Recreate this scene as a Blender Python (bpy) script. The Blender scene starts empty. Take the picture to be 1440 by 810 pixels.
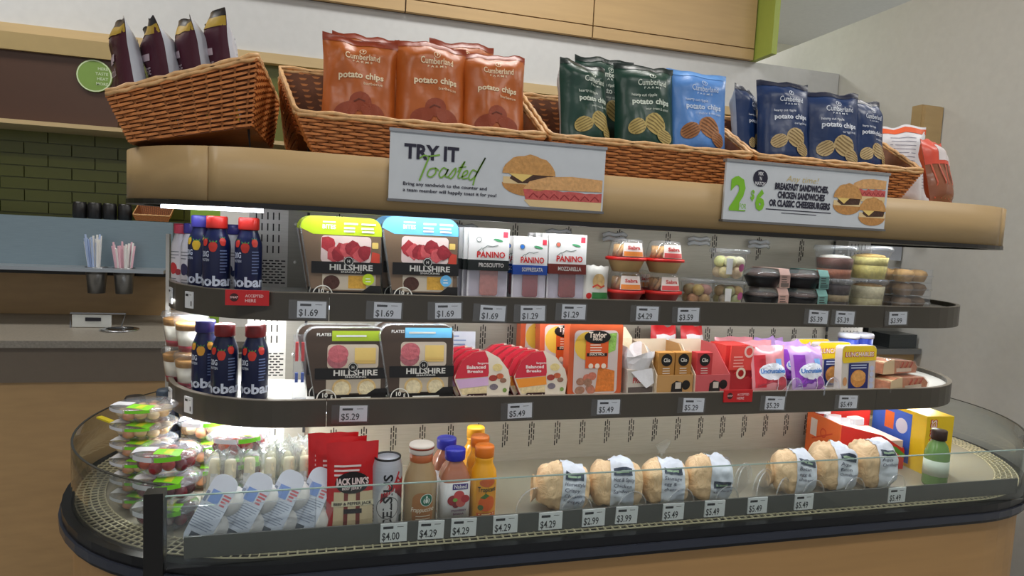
import bpy, math, random
from mathutils import Vector, Matrix, noise
PI = math.pi
sin, cos = math.sin, math.cos
R = math.radians
rnd = random.Random(7)
scene = bpy.context.scene
col = scene.collection

# ---------------------------------------------------------------- camera
cam = bpy.data.cameras.new('camera')
cam.sensor_width = 36.0
cam.lens = 22.5
cam.clip_start = 0.02
cam_ob = bpy.data.objects.new('camera', cam)
col.objects.link(cam_ob)
yaw, pit, rol = 0.27046, -0.08274, 0.05002
fw = Vector((sin(yaw) * cos(pit), cos(yaw) * cos(pit), sin(pit)))
r0 = Vector((cos(yaw), -sin(yaw), 0))
u0 = r0.cross(fw)
rr = cos(rol) * r0 + sin(rol) * u0
uu = -sin(rol) * r0 + cos(rol) * u0
mw = Matrix((rr, uu, -fw)).transposed().to_4x4()
mw.translation = Vector((0.3137, -1.2654, 1.30))
cam_ob.matrix_world = mw
scene.camera = cam_ob

# ---------------------------------------------------------------- light
scene.view_settings.view_transform = 'Standard'
scene.view_settings.look = 'None'
scene.view_settings.exposure = 0.0
scene.view_settings.gamma = 1.0
scene.view_settings.use_curve_mapping = False
world = bpy.data.worlds.new('world')
scene.world = world
world.use_nodes = True
world.node_tree.nodes['Background'].inputs[0].default_value = (0.95, 0.97, 1.0, 1)
world.node_tree.nodes['Background'].inputs[1].default_value = 0.47


def area(name, loc, sx, sy, power, colr=(1, 1, 1), aim=(0, 0, -1)):
    l = bpy.data.lights.new(name, 'AREA')
    l.shape = 'RECTANGLE'
    l.size, l.size_y = sx, sy
    l.energy = power
    l.color = colr
    o = bpy.data.objects.new(name, l)
    o.location = loc
    o.rotation_euler = Vector(aim).to_track_quat('-Z', 'Y').to_euler()
    col.objects.link(o)
    return o


# store ceiling fixtures (panel lamps in the ceiling plane), two added far-wall fills, the cooler's own LED strips
CEIL = 3.05
for lx, ly in ((-1.2, -1.6), (1.2, -1.6), (3.0, -0.6), (-1.2, 0.9), (1.0, 0.75), (2.0, 2.7), (3.8, 1.0)):  # last two are unseen fill lamps added to brighten the far wall
    area('ceiling_lamp_and_fill', (lx, ly, CEIL - 0.02), 1.2, 0.3, 21, (1.0, 0.97, 0.92))
LEDC = (0.95, 0.98, 1.0)
area('led_header', (1.05, 0.10, 1.3325), 1.62, 0.02, 4.8, LEDC, (0, 0.35, -1))
area('led_upper', (1.0, 0.12, 1.128), 1.5, 0.02, 3.6, LEDC, (0, 0.35, -1))
area('led_lower', (1.0, 0.12, 0.908), 1.5, 0.02, 4.4, LEDC, (0, 0.15, -1))
for zz, pw in ((1.3325, 1.6), (1.128, 1.8), (0.908, 4.0)):
    area('led_end', (0.08, 0.24, zz), 0.20, 0.03, pw, LEDC, (0, 0, -1))
    area('led_end', (1.98, 0.24, zz), 0.20, 0.03, pw * 0.4, LEDC, (0, 0, -1))

# ---------------------------------------------------------------- materials
MATS = {}


def lin(c):
    c /= 255.0
    return c / 12.92 if c <= 0.04045 else ((c + 0.055) / 1.055) ** 2.4


def mat(r, g, b, rough=0.5, metal=0.0, kind='plain', emit=0.0, alpha=1.0, spec=0.5):
    key = (r, g, b, rough, metal, kind, emit, alpha, spec)
    if key in MATS:
        return MATS[key]
    m = bpy.data.materials.new('%s_%d_%d_%d' % (kind, r, g, b))
    m.use_nodes = True
    nt = m.node_tree
    N, L = nt.nodes, nt.links
    bs = N['Principled BSDF']
    c = (lin(r), lin(g), lin(b), 1)
    bs.inputs['Base Color'].default_value = c
    bs.inputs['Roughness'].default_value = rough
    bs.inputs['Metallic'].default_value = metal
    bs.inputs['Specular IOR Level'].default_value = spec
    tc = N.new('ShaderNodeTexCoord')

    def noise_tex(scale, detail=2.0, stretch=None):
        n = N.new('ShaderNodeTexNoise')
        n.inputs['Scale'].default_value = scale
        n.inputs['Detail'].default_value = detail
        if stretch:
            mp = N.new('ShaderNodeMapping')
            mp.inputs['Scale'].default_value = stretch
            L.new(tc.outputs['Object'], mp.inputs[0])
            L.new(mp.outputs[0], n.inputs['Vector'])
        else:
            L.new(tc.outputs['Object'], n.inputs['Vector'])
        return n

    def mixcol(fac, a, bb):
        x = N.new('ShaderNodeMix')
        x.data_type = 'RGBA'
        L.new(fac, x.inputs[0])
        x.inputs[6].default_value = a
        x.inputs[7].default_value = bb
        L.new(x.outputs[2], bs.inputs['Base Color'])
        return x

    def shade(k):
        return (min(1, c[0] * k), min(1, c[1] * k), min(1, c[2] * k), 1)

    def bump(src, st, dist=0.002):
        bp = N.new('ShaderNodeBump')
        bp.inputs['Strength'].default_value = st
        bp.inputs['Distance'].default_value = dist
        L.new(src, bp.inputs['Height'])
        L.new(bp.outputs[0], bs.inputs['Normal'])

    if kind == 'plain':
        n = noise_tex(35)
        mixcol(n.outputs[0], shade(0.94), shade(1.05))
    elif kind == 'wood':
        n = noise_tex(3.0, 5.0, (3.0, 3.0, 14.0))
        mixcol(n.outputs[0], shade(0.82), shade(1.12))
    elif kind == 'woodh':
        n = noise_tex(3.0, 5.0, (1.2, 6.0, 14.0))
        mixcol(n.outputs[0], shade(0.85), shade(1.1))
    elif kind == 'wicker':
        n = noise_tex(90, 3)
        mixcol(n.outputs[0], shade(0.55), shade(1.35))
    elif kind == 'stone':
        n = noise_tex(160, 3)
        mixcol(n.outputs[0], shade(0.6), shade(1.4))
    elif kind == 'paper':
        n = noise_tex(45, 4)
        mixcol(n.outputs[0], shade(0.9), shade(1.08))
        bump(n.outputs[0], 0.5, 0.004)
    elif kind == 'crumple':
        n = noise_tex(32, 3)
        mixcol(n.outputs[0], shade(0.86), shade(1.1))
        n.inputs['Distortion'].default_value = 1.2
        bump(n.outputs[0], 0.9, 0.008)
    elif kind == 'foil':
        n = noise_tex(28, 2)
        mixcol(n.outputs[0], shade(0.85), shade(1.12))
        bump(n.outputs[0], 0.35, 0.006)
    elif kind == 'food':
        n = noise_tex(120, 4)
        mixcol(n.outputs[0], shade(0.6), shade(1.3))
        bump(n.outputs[0], 0.5, 0.003)
    elif kind == 'steel':
        n = noise_tex(20, 3, (1, 1, 20))
        mixcol(n.outputs[0], shade(0.85), shade(1.1))
    elif kind == 'clear':
        # thin clear plastic or glass: see-through with a Fresnel gloss
        N.remove(bs)
        tr = N.new('ShaderNodeBsdfTransparent')
        tr.inputs[0].default_value = c
        gl = N.new('ShaderNodeBsdfGlossy')
        gl.inputs['Roughness'].default_value = rough
        df = N.new('ShaderNodeBsdfDiffuse')
        df.inputs[0].default_value = (0.9, 0.92, 0.95, 1)
        fr = N.new('ShaderNodeLayerWeight')
        fr.inputs['Blend'].default_value = 0.5
        pw = N.new('ShaderNodeMath')
        pw.operation = 'POWER'
        pw.inputs[1].default_value = 4.0
        L.new(fr.outputs['Facing'], pw.inputs[0])
        ad = N.new('ShaderNodeMath')
        ad.operation = 'MULTIPLY_ADD'
        ad.inputs[1].default_value = 0.8
        ad.inputs[2].default_value = 0.035
        L.new(pw.outputs[0], ad.inputs[0])
        n = noise_tex(60, 2)
        bp = N.new('ShaderNodeBump')
        bp.inputs['Strength'].default_value = metal
        bp.inputs['Distance'].default_value = 0.004
        L.new(n.outputs[0], bp.inputs['Height'])
        L.new(bp.outputs[0], gl.inputs['Normal'])
        L.new(bp.outputs[0], fr.inputs['Normal'])
        m1 = N.new('ShaderNodeMixShader')
        m1.inputs[0].default_value = (1 - alpha) * 0.4
        L.new(tr.outputs[0], m1.inputs[1])
        L.new(df.outputs[0], m1.inputs[2])
        m2 = N.new('ShaderNodeMixShader')
        L.new(ad.outputs[0], m2.inputs[0])
        L.new(m1.outputs[0], m2.inputs[1])
        L.new(gl.outputs[0], m2.inputs[2])
        L.new(m2.outputs[0], N['Material Output'].inputs[0])
    if emit and kind != 'clear':
        bs.inputs['Emission Color'].default_value = c
        bs.inputs['Emission Strength'].default_value = emit
    MATS[key] = m
    return m


def clear(rough=0.05, alpha=0.93, tint=(252, 253, 255), crinkle=0.0):
    return mat(tint[0], tint[1], tint[2], rough, crinkle, 'clear', 0.0, alpha)


WHITE = mat(240, 240, 238, 0.45)
BLACK = mat(18, 18, 20, 0.4)
INK = mat(28, 28, 38, 0.5)
CREAM = mat(235, 228, 205, 0.5)
RED = mat(200, 25, 30, 0.4)
WOOD = mat(188, 158, 112, 0.45, kind='woodh')
WOODV = mat(190, 155, 108, 0.45, kind='wood')
STEEL = mat(150, 152, 155, 0.3, 0.9, 'steel')
GREYM = mat(140, 136, 126, 0.4, 0.35, 'steel')
RAIL = mat(72, 66, 57, 0.4)
CLEAR = clear()
FILM = clear(0.08, 0.9, (250, 250, 252), 0.5)
CUP = clear(0.06, 0.88)

# ---------------------------------------------------------------- mesh helpers


class MB:
    def __init__(self):
        self.v, self.f = [], []

    def add(self, vs, fs):
        n = len(self.v)
        self.v += [tuple(p) for p in vs]
        self.f += [tuple(i + n for i in q) for q in fs]
        return self

    def box(self, x0, x1, y0, y1, z0, z1):
        vs = [(x, y, z) for z in (z0, z1) for y in (y0, y1) for x in (x0, x1)]
        return self.add(vs, [(0, 2, 3, 1), (4, 5, 7, 6), (0, 1, 5, 4), (2, 6, 7, 3), (0, 4, 6, 2), (1, 3, 7, 5)])

    def prism(self, pts, fn, w0, w1):
        n = len(pts)
        vs = [fn(a, b, w0) for a, b in pts] + [fn(a, b, w1) for a, b in pts]
        fs = [tuple(range(n - 1, -1, -1)), tuple(range(n, 2 * n))]
        fs += [(i, (i + 1) % n, n + (i + 1) % n, n + i) for i in range(n)]
        return self.add(vs, fs)

    def grid(self, fn, nu, nv, cu=False):
        vs = [fn(i / nu, j / nv) for j in range(nv + 1) for i in range(nu + (0 if cu else 1))]
        m = nu if cu else nu + 1
        fs = []
        for j in range(nv):
            for i in range(nu):
                k = (i + 1) % m
                fs.append((j * m + i, j * m + k, (j + 1) * m + k, (j + 1) * m + i))
        return self.add(vs, fs)

    def lathe(self, prof, n=24, cx=0, cy=0, z=0, sq=0.0):
        vs, fs = [], []
        for (r, h) in prof:
            for i in range(n):
                a = 2 * PI * i / n
                k = 1.0
                if sq:
                    k = (abs(cos(a)) ** sq + abs(sin(a)) ** sq) ** (-1 / sq)
                vs.append((cx + r * k * sin(a), cy - r * k * cos(a), z + h))
        for j in range(len(prof) - 1):
            for i in range(n):
                k = (i + 1) % n
                fs.append((j * n + i, j * n + k, (j + 1) * n + k, (j + 1) * n + i))
        if prof[0][0] > 1e-5:
            fs.append(tuple(range(n - 1, -1, -1)))
        if prof[-1][0] > 1e-5:
            o = (len(prof) - 1) * n
            fs.append(tuple(range(o, o + n)))
        return self.add(vs, fs)

    def tube(self, pts, r, n=6, closed=False, flat=1.0):
        P = [Vector(p) for p in pts]
        m = len(P)
        vs, fs = [], []
        for i, p in enumerate(P):
            a = P[(i - 1) % m] if (closed or i) else p
            b = P[(i + 1) % m] if (closed or i < m - 1) else p
            t = (b - a).normalized()
            ref = Vector((0, 0, 1)) if abs(t.z) < 0.9 else Vector((1, 0, 0))
            s = t.cross(ref).normalized()
            q = s.cross(t)
            for k in range(n):
                an = 2 * PI * k / n + PI / n
                vs.append(p + s * (r * cos(an)) + q * (r * flat * sin(an)))
        for i in range(m if closed else m - 1):
            j = (i + 1) % m
            for k in range(n):
                l = (k + 1) % n
                fs.append((i * n + k, i * n + l, j * n + l, j * n + k))
        if not closed:
            fs += [tuple(range(n - 1, -1, -1)), tuple((m - 1) * n + k for k in range(n))]
        return self.add(vs, fs)

    def sphere(self, c, rx, ry=None, rz=None, n=10, m=6):
        ry = ry or rx
        rz = rz or rx
        vs = [(c[0], c[1], c[2] - rz)]
        for j in range(1, m):
            b = -PI / 2 + PI * j / m
            for i in range(n):
                a = 2 * PI * i / n
                vs.append((c[0] + rx * cos(b) * cos(a), c[1] + ry * cos(b) * sin(a), c[2] + rz * sin(b)))
        vs.append((c[0], c[1], c[2] + rz))
        fs = [(0, 1 + (i + 1) % n, 1 + i) for i in range(n)]
        for j in range(m - 2):
            for i in range(n):
                k = (i + 1) % n
                o = 1 + j * n
                fs.append((o + i, o + k, o + n + k, o + n + i))
        o = 1 + (m - 2) * n
        fs += [(o + i, o + (i + 1) % n, len(vs) - 1) for i in range(n)]
        return self.add(vs, fs)

    # ---- printed shapes laid on a surface S(u, v, d)
    def shape(self, S, pts, d=0.0006):
        if getattr(S, 'flat', False):
            return self.add([S(a, b, d) for a, b in pts], [tuple(range(len(pts)))])
        n = len(pts)
        cu = sum(p[0] for p in pts) / n
        cv = sum(p[1] for p in pts) / n
        vs = [S(cu, cv, d)]
        K = 4
        for k in range(1, K + 1):
            vs += [S(cu + (a - cu) * k / K, cv + (b - cv) * k / K, d) for a, b in pts]
        fs = [(0, 1 + i, 1 + (i + 1) % n) for i in range(n)]
        for k in range(K - 1):
            o = 1 + k * n
            fs += [(o + i, o + n + i, o + n + (i + 1) % n, o + (i + 1) % n) for i in range(n)]
        return self.add(vs, fs)

    def rect(self, S, a0, b0, a1, b1, d=0.0006, n=8):
        if getattr(S, 'flat', False):
            return self.shape(S, [(a0, b0), (a1, b0), (a1, b1), (a0, b1)], d)
        return self.grid(lambda s, t: S(a0 + (a1 - a0) * s, b0 + (b1 - b0) * t, d), n, n)

    def ell(self, S, cu, cv, ru, rv=None, d=0.0008, n=18, rot=0.0):
        rv = rv or ru
        pts = []
        for i in range(n):
            x, y = ru * cos(2 * PI * i / n), rv * sin(2 * PI * i / n)
            pts.append((cu + x * cos(rot) - y * sin(rot), cv + x * sin(rot) + y * cos(rot)))
        return self.shape(S, pts, d)

    def ring(self, S, cu, cv, r, w, d=0.001, n=24):
        return self.grid(lambda s, t: S(cu + (r - w * t) * cos(2 * PI * s), cv + (r - w * t) * sin(2 * PI * s), d), n, 1)

    def stroke(self, S, pts, w, d=0.001):
        n = len(pts)
        if n < 2:
            return self
        vs = []
        for i in range(n):
            a, b = pts[max(0, i - 1)], pts[min(n - 1, i + 1)]
            tx, ty = b[0] - a[0], b[1] - a[1]
            l = math.hypot(tx, ty) or 1
            nx, ny = -ty / l * w / 2, tx / l * w / 2
            vs += [S(pts[i][0] + nx, pts[i][1] + ny, d), S(pts[i][0] - nx, pts[i][1] - ny, d)]
        return self.add(vs, [(2 * i, 2 * i + 1, 2 * i + 3, 2 * i + 2) for i in range(n - 1)])

    def lines(self, S, u0, u1, v1, n, pitch, th, d=0.001, seed=1):
        q = random.Random(seed)
        for i in range(n):
            v = v1 - i * pitch
            e = u0 + (u1 - u0) * q.uniform(0.65, 1.0)
            self.rect(S, u0, v - th, e, v, d, 3)
        return self

    def text(self, S, s, u, v, h, align='C', bold=0.0, shear=0.0, fit=None, d=0.0011, rot=False):
        vs, fs, w = text_geo(s, bold)
        k = h / CAPH
        kx = k
        if fit:
            kx = fit / max(w, 1e-4)
        ox = {'C': -w * kx / 2, 'L': 0.0, 'R': -w * kx}[align]
        out = []
        for (a, b) in vs:
            x, y = a * kx + b * k * shear + ox, b * k
            if rot:
                x, y = -y, x
            out.append(S(u + x, v + y, d))
        return self.add(out, fs)

    def build(self, name, m, parent=None, smooth=False, kind=None):
        me = bpy.data.meshes.new(name)
        me.from_pydata(self.v, [], self.f)
        me.materials.append(m)
        if smooth:
            me.polygons.foreach_set('use_smooth', [True] * len(me.polygons))
        me.update()
        o = bpy.data.objects.new(name, me)
        col.objects.link(o)
        if parent:
            o.parent = parent
        if kind or name in SMALL:
            o['kind'] = kind or 'stuff'
        return o


SMALL = {'lettering', 'print', 'small_print', 'back_print', 'roundel_print', 'sleeve_text', 'side_print', 'brush_lettering', 'script', 'green_price',
         'name', 'name_shadow', 'logo', 'flavour', 'handwriting', 'dark_lettering', 'roundel_lettering', 'script_lettering', 'red_print', 'barcode',
         'stripes', 'chip_ridges', 'slice_lines', 'printed_folds', 'roundel_figure', 'stick_picture', 'pretzels', 'cap_ribs', 'chip_picture', 'leaf_picture'}
TEXTS = {}
CAPH = 0.7


def text_geo(s, bold):
    k = (s, bold)
    if k not in TEXTS:
        cu = bpy.data.curves.new('t', 'FONT')
        cu.body = s
        cu.size = 1.0
        cu.resolution_u = 2
        cu.offset = bold
        ob = bpy.data.objects.new('t', cu)
        col.objects.link(ob)
        dg = bpy.context.evaluated_depsgraph_get()
        me = bpy.data.meshes.new_from_object(ob.evaluated_get(dg))
        vs = [(p.co.x, p.co.y) for p in me.vertices]
        fs = [tuple(q.vertices) for q in me.polygons]
        x0 = min([p[0] for p in vs] or [0])
        vs = [(a - x0, b) for a, b in vs]
        TEXTS[k] = (vs, fs, max([p[0] for p in vs] or [0]))
        bpy.data.meshes.remove(me)
        bpy.data.objects.remove(ob)
        bpy.data.curves.remove(cu)
    return TEXTS[k]


CAPH = max(p[1] for p in text_geo('H', 0.0)[0])


def plane(o=(0, 0, 0), ux=(1, 0, 0), uy=(0, 0, 1), n=(0, -1, 0)):
    o, ux, uy, n = Vector(o), Vector(ux), Vector(uy), Vector(n)

    def S(a, b, d):
        return o + ux * a + uy * b + n * d
    S.flat = True
    return S


def cyl(rf, a0=0.0, ref=None, sq=0.0):
    """surface of a lathe: u = arc length at radius ref, v = height; u = 0 faces -y turned by a0"""
    def S(a, b, d):
        r = rf(b)
        an = a / (ref or r) + a0
        k = (abs(cos(an)) ** sq + abs(sin(an)) ** sq) ** (-1 / sq) if sq else 1.0
        return Vector(((r * k + d) * sin(an), -(r * k + d) * cos(an), b))
    return S


def prof_fn(prof):
    def f(z):
        for (ra, za), (rb, zb) in zip(prof, prof[1:]):
            if za <= z <= zb and zb > za:
                return ra + (rb - ra) * (z - za) / (zb - za)
        return prof[0][0] if z < prof[0][1] else prof[-1][0]
    return f


def rrect(w, h, r, cx=0, cy=0, n=4):
    pts = []
    for sx, sy, a0 in ((1, -1, -PI / 2), (1, 1, 0), (-1, 1, PI / 2), (-1, -1, PI)):
        for i in range(n + 1):
            a = a0 + PI / 2 * i / n
            pts.append((cx + sx * (w / 2 - r) + r * cos(a), cy + sy * (h / 2 - r) + r * sin(a)))
    return pts


def XZ(a, b, w):
    return (a, w, b)


def XY(a, b, w):
    return (a, b, w)


def smooth01(x):
    x = max(0.0, min(1.0, x))
    return x * x * (3 - 2 * x)


def tag(o, label, cat, group=None, kind=None):
    o['label'] = label
    o['category'] = cat
    if group:
        o['group'] = group
    if kind:
        o['kind'] = kind
    return o


def thing(name, label, cat, loc=(0, 0, 0), rz=0.0, group=None, rx=0.0, ry=0.0):
    o = bpy.data.objects.new(name, None)
    o.empty_display_size = 0.02
    col.objects.link(o)
    o.location = loc
    o.rotation_euler = (rx, ry, rz)
    return tag(o, label, cat, group)


def kids(o):
    return [c for c in col.objects if c.parent == o]


def dup(root, loc, rz=None, label=None, group=None, rx=None, ry=None, sc=None):
    r = root.copy()
    col.objects.link(r)
    r.location = loc
    e = root.rotation_euler
    r.rotation_euler = (e.x if rx is None else rx, e.y if ry is None else ry, e.z if rz is None else rz)
    if sc:
        r.scale = (sc, sc, sc)
    if label:
        r['label'] = label
    if group:
        r['group'] = group
    for ch in list(root.children):
        c = ch.copy()
        col.objects.link(c)
        c.parent = r
        for g in list(ch.children):
            d = g.copy()
            col.objects.link(d)
            d.parent = c
    return r


def move(o, loc, rz=0.0, rx=0.0, ry=0.0):
    o.location = loc
    o.rotation_euler = (rx, ry, rz)
    return o


def struct(o):
    o['kind'] = 'structure'
    return o


# ================================================================ the room
X0, X1, CY = 0.235, 1.85, 0.365      # straight run and centre line of the island cooler
fl = MB().box(-4, 4.5, -4, 4, -0.1, 0).build('floor', mat(125, 128, 132, 0.35, kind='stone'))
struct(fl)
struct(MB().box(-4, 4.5, -4, 4, CEIL, CEIL + 0.1).build('ceiling', mat(225, 224, 216, 0.8)))
wb = struct(MB().box(-4, 2.84, 1.62, 1.8, 1.99, 2.228).build('wall_back', mat(200, 202, 203, 0.6)))
low = MB().box(-4, 2.84, 1.64, 1.8, 0, 1.99).build('lower_wall', mat(92, 96, 40, 0.35), wb)
struct(MB().box(-4, 4.5, 3.6, 3.7, 0, CEIL).build('wall_far', mat(232, 228, 205, 0.7)))
struct(MB().box(2.845, 2.95, -4, 3.6, 0, 2.47).build('wall_right', mat(206, 206, 202, 0.6)))
struct(MB().box(-4.1, -4.0, -4, 4, 0, CEIL).build('wall_left', mat(214, 212, 206, 0.6)))
# green glazed tiles behind the coffee counter
tile_m = mat(92, 94, 26, 0.3)
tile = None
for i in range(9):
    for j in range(7):
        x = -1.25 + i * 0.16 + (0.08 if j % 2 else 0)
        z = 1.292 + j * 0.045
        if tile is None:
            tile = MB().box(0.002, 0.158, -0.008, 0, 0.002, 0.043).build('tile', tile_m, wb)
            t = tile
        else:
            t = tile.copy()
            col.objects.link(t)
        t.location = (x, 1.64, z)
# trim strips
for k, (z0, z1, y0) in enumerate(((1.604, 1.619, 1.42), (1.952, 1.992, 1.60))):
    struct(MB().box(-4, 2.84, y0, 1.64, z0, z1).build('trim_%d' % (k + 1), mat(196, 172, 128, 0.5, kind='woodh')))

# soffit cabinets of pale maple panels
cab = thing('soffit_cabinet', 'long maple soffit cabinet with flat panels above the white wall', 'cabinet', (0, 1.6, 2.228))
MB().box(-3.9, 2.29, 0.01, 0.5, 0.002, 0.80).build('carcass', mat(96, 72, 42, 0.6), cab)
xs = [-3.9, -2.9, -2.05, -1.2, -0.32, 0.572, 1.43, 2.295]
for a, b in zip(xs, xs[1:]):
    MB().box(a + 0.003, b - 0.003, -0.012, 0.012, 0.0, 0.050).build('lower_panel', WOOD, cab)
    MB().box(a + 0.003, b - 0.003, -0.012, 0.012, 0.055, 0.80).build('upper_panel', WOOD, cab)
g = MB().box(2.30, 2.33, 1.46, 2.1, 2.228, 3.03).build('fin_panel', mat(150, 165, 72, 0.5))
tag(g, 'lime green end panel at the side of the maple soffit cabinet', 'panel')

# ---- coffee counter behind the cooler
ct = thing('coffee_counter', 'counter with speckled grey stone top and maple front behind the round cooler end', 'counter', (-0.75, 1.0, 0))
MB().box(-1.2, 0.95, -0.02, 0.62, 0.883, 0.905).build('worktop', mat(140, 134, 124, 0.4, kind='stone'), ct)
MB().box(-1.19, 0.94, 0.0, 0.62, 0.771, 0.883).build('apron', mat(118, 106, 92, 0.5), ct)
MB().box(-1.18, 0.93, 0.012, 0.62, 0.0, 0.771).build('front_panel', WOODV, ct)
MB().box(-1.18, 0.93, 0.585, 0.62, 0.905, 1.09).build('backsplash', WOODV, ct)
rg = MB().lathe([(0.058, 0), (0.06, 0.004), (0.045, 0.006), (0.043, 0.002)], 28, -0.40, 1.2, 0.905).build('waste_ring', mat(200, 203, 208, 0.2, 1.0, 'steel'), None, True)
tag(rg, 'shiny steel waste ring set into the stone counter', 'ring')
sg = thing('counter_sign', 'small framed counter sign standing by the steel waste ring', 'sign', (-0.47, 1.25, 0.905))
MB().box(-0.09, 0.03, 0, 0.004, 0.002, 0.045).build('card', mat(205, 208, 205, 0.4), sg)
MB().lines(plane((0, -0.001, 0)), -0.05, 0.02, 0.036, 1, 0.02, 0.013).build('print', INK, sg)
MB().tube([(-0.095, 0, 0), (-0.095, 0, 0.05), (0.075, 0, 0.05), (0.06, 0, 0.0)], 0.003, 6).build('wire_frame', STEEL, sg)
# condiment unit
un = thing('condiment_unit', 'brushed steel condiment unit with a ledge for straw cups', 'dispenser', (-0.75, 1.4, 1.09))
MB().box(-0.6, 0.47, 0.0, 0.2, 0.0, 0.192).build('back_panel', mat(128, 146, 156, 0.35, 0.3, 'steel'), un)
MB().box(-0.6, 0.47, -0.13, 0.0, 0.008, 0.02).build('ledge', mat(165, 172, 178, 0.3, 0.6, 'steel'), un)
MB().box(-0.6, 0.47, -0.02, 0.0, -0.012, 0.008).build('ledge_lip', mat(40, 38, 36, 0.5), un)
for k, (x, cc, lb) in enumerate(((-0.512, (175, 195, 232), 'steel cup of pale blue straws on the condiment ledge'),
                                 (-0.424, (236, 190, 205), 'steel cup of pink striped straws on the condiment ledge'))):
    t = thing('straw_cup', lb, 'cup', (x, 1.335, 1.018))
    MB().lathe([(0.027, 0), (0.034, 0.088), (0.037, 0.094), (0.035, 0.094), (0.026, 0.004)], 20).build('cup', STEEL, t, True)
    q = random.Random(k)
    for i in range(24):
        a, r = q.uniform(0, 2 * PI), q.uniform(0.004, 0.024)
        x0, y0 = r * cos(a), r * sin(a)
        m = mat(*cc, 0.5) if i % 2 else WHITE
        MB().tube([(x0 * .6, y0 * .6, 0.01), (x0 * 1.6, y0 * 1.6, 0.172 + q.uniform(-.012, .018) + (0.02 if k == 0 else 0))], 0.0034, 6).build('straw', m, t)
for k, x in enumerate((-0.605, -0.556, -0.507, -0.456)):
    o = MB().lathe([(0.02, 0), (0.0235, 0.004), (0.0235, 0.05), (0.021, 0.054), (0.021, 0.06)], 20, x, 1.46, 1.282).build('canister', mat(22, 20, 22, 0.4), None, True)
    tag(o, 'small black canister in the row on top of the steel condiment unit', 'canister', 'black canisters on the condiment unit')
mc = thing('drink_machine', 'dark brown drink machine on the shelf above the green tiles', 'machine', (-0.68, 1.52, 1.619))
MB().prism(rrect(0.40, 0.245, 0.012, 0, 0.1225), XZ, -0.06, 0.08).build('housing', mat(74, 48, 34, 0.45), mc)
MB().box(-0.2, 0.2, -0.075, 0.08, 0.245, 0.305).build('top_board', mat(170, 148, 100, 0.5), mc)
S = plane((0.126, -0.062, 0.183))
bd = MB().prism([(0.058 * cos(2 * PI * i / 32), 0.058 * sin(2 * PI * i / 32)) for i in range(32)], lambda a, b, w: S(a, b, w), 0.0, 0.006).build('badge', mat(120, 152, 70, 0.5), mc)
MB().ring(S, 0, 0, 0.057, 0.004, 0.0065).build('badge_rim', mat(205, 220, 180, 0.5), bd)
b = MB()
for i, s in enumerate(('HERE', 'TASTE', 'HEAT', 'MORE')):
    b.text(S, s, 0.045, 0.022 - i * 0.018, 0.010, 'R', 0.01, d=0.0068)
b.build('lettering', mat(205, 222, 185, 0.5), bd)
# small green notice between counter and cooler, and the wall cabinet by the right wall
nt = thing('notice_board', 'lime green and white notice standing on the coffee counter', 'notice', (-0.10, 1.30, 0.905))
MB().box(-0.10, 0.0, 0, 0.01, 0, 0.44).build('green_half', mat(140, 180, 60, 0.5), nt)
MB().box(0.0, 0.12, 0, 0.01, 0, 0.44).build('white_half', WHITE, nt)
wc = thing('wall_cabinet', 'tan wall cabinet hung at the right wall', 'cabinet', (2.79, 1.0, 1.42))
MB().box(-0.05, 0.055, 0, 0.05, 0, 0.53).build('body', mat(176, 150, 104, 0.5, kind='wood'), wc)
MB().box(-0.046, 0.05, -0.016, 0, 0.006, 0.524).build('door', mat(184, 156, 110, 0.5, kind='wood'), wc)
rc = thing('service_counter', 'maple service counter with steel top seen past the right cooler end', 'counter', (2.6, 1.0, 0))
MB().box(-0.25, 0.235, 0, 0.5, 0, 0.86).build('body', WOODV, rc)
MB().box(-0.26, 0.24, -0.03, 0.5, 0.86, 0.885).build('steel_top', STEEL, rc)
MB().box(0.08, 0.23, -0.01, 0.09, 0.885, 0.945).build('steel_tray', mat(90, 95, 98, 0.3, 0.8, 'steel'), rc)
rp = thing('counter_screen', 'pale grey screen on a black post beside the service counter', 'screen', (2.75, 1.12, 0.885))
MB().box(-0.085, 0.085, 0, 0.02, 0.385, 0.475).build('grey_panel', mat(178, 184, 194, 0.4), rp)
MB().box(-0.075, -0.055, 0.005, 0.025, 0.0, 0.40).build('post', BLACK, rp)
dk = thing('coffee_brewer', 'black brewing machine on the steel topped service counter', 'machine', (2.47, 1.12, 0.885))
MB().box(-0.2, 0.2, 0.08, 0.25, 0, 0.38).build('body', mat(20, 19, 20, 0.4), dk)
MB().box(-0.2, 0.2, -0.06, 0.08, 0.24, 0.38).build('brew_head', mat(26, 25, 26, 0.35), dk)
MB().box(-0.18, 0.18, -0.06, 0.08, 0, 0.03).build('drip_tray', mat(60, 60, 62, 0.3, 0.7, 'steel'), dk)
MB().lathe([(0.012, 0.20), (0.02, 0.24)], 12, 0, 0.0).build('nozzle', STEEL, dk)

# ================================================================ the island cooler


def stad(Rr, n=28):
    """stadium outline, counter-clockwise from the front left end of the straight run"""
    pts = [(X0, CY - Rr), (X1, CY - Rr)]
    pts += [(X1 + Rr * sin(PI * i / n), CY - Rr * cos(PI * i / n)) for i in range(1, n)]
    pts += [(X1, CY + Rr), (X0, CY + Rr)]
    pts += [(X0 - Rr * sin(PI * i / n), CY + Rr * cos(PI * i / n)) for i in range(1, n)]
    return pts


def arc(Rr, a0, a1, side=-1, n=24):
    """points on an end arc; angle 0 = front tangent, 180 = back tangent"""
    out = []
    for i in range(n + 1):
        a = R(a0 + (a1 - a0) * i / n)
        out.append(((X0 if side < 0 else X1) + side * Rr * sin(a), CY - Rr * cos(a)))
    return out


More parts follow.
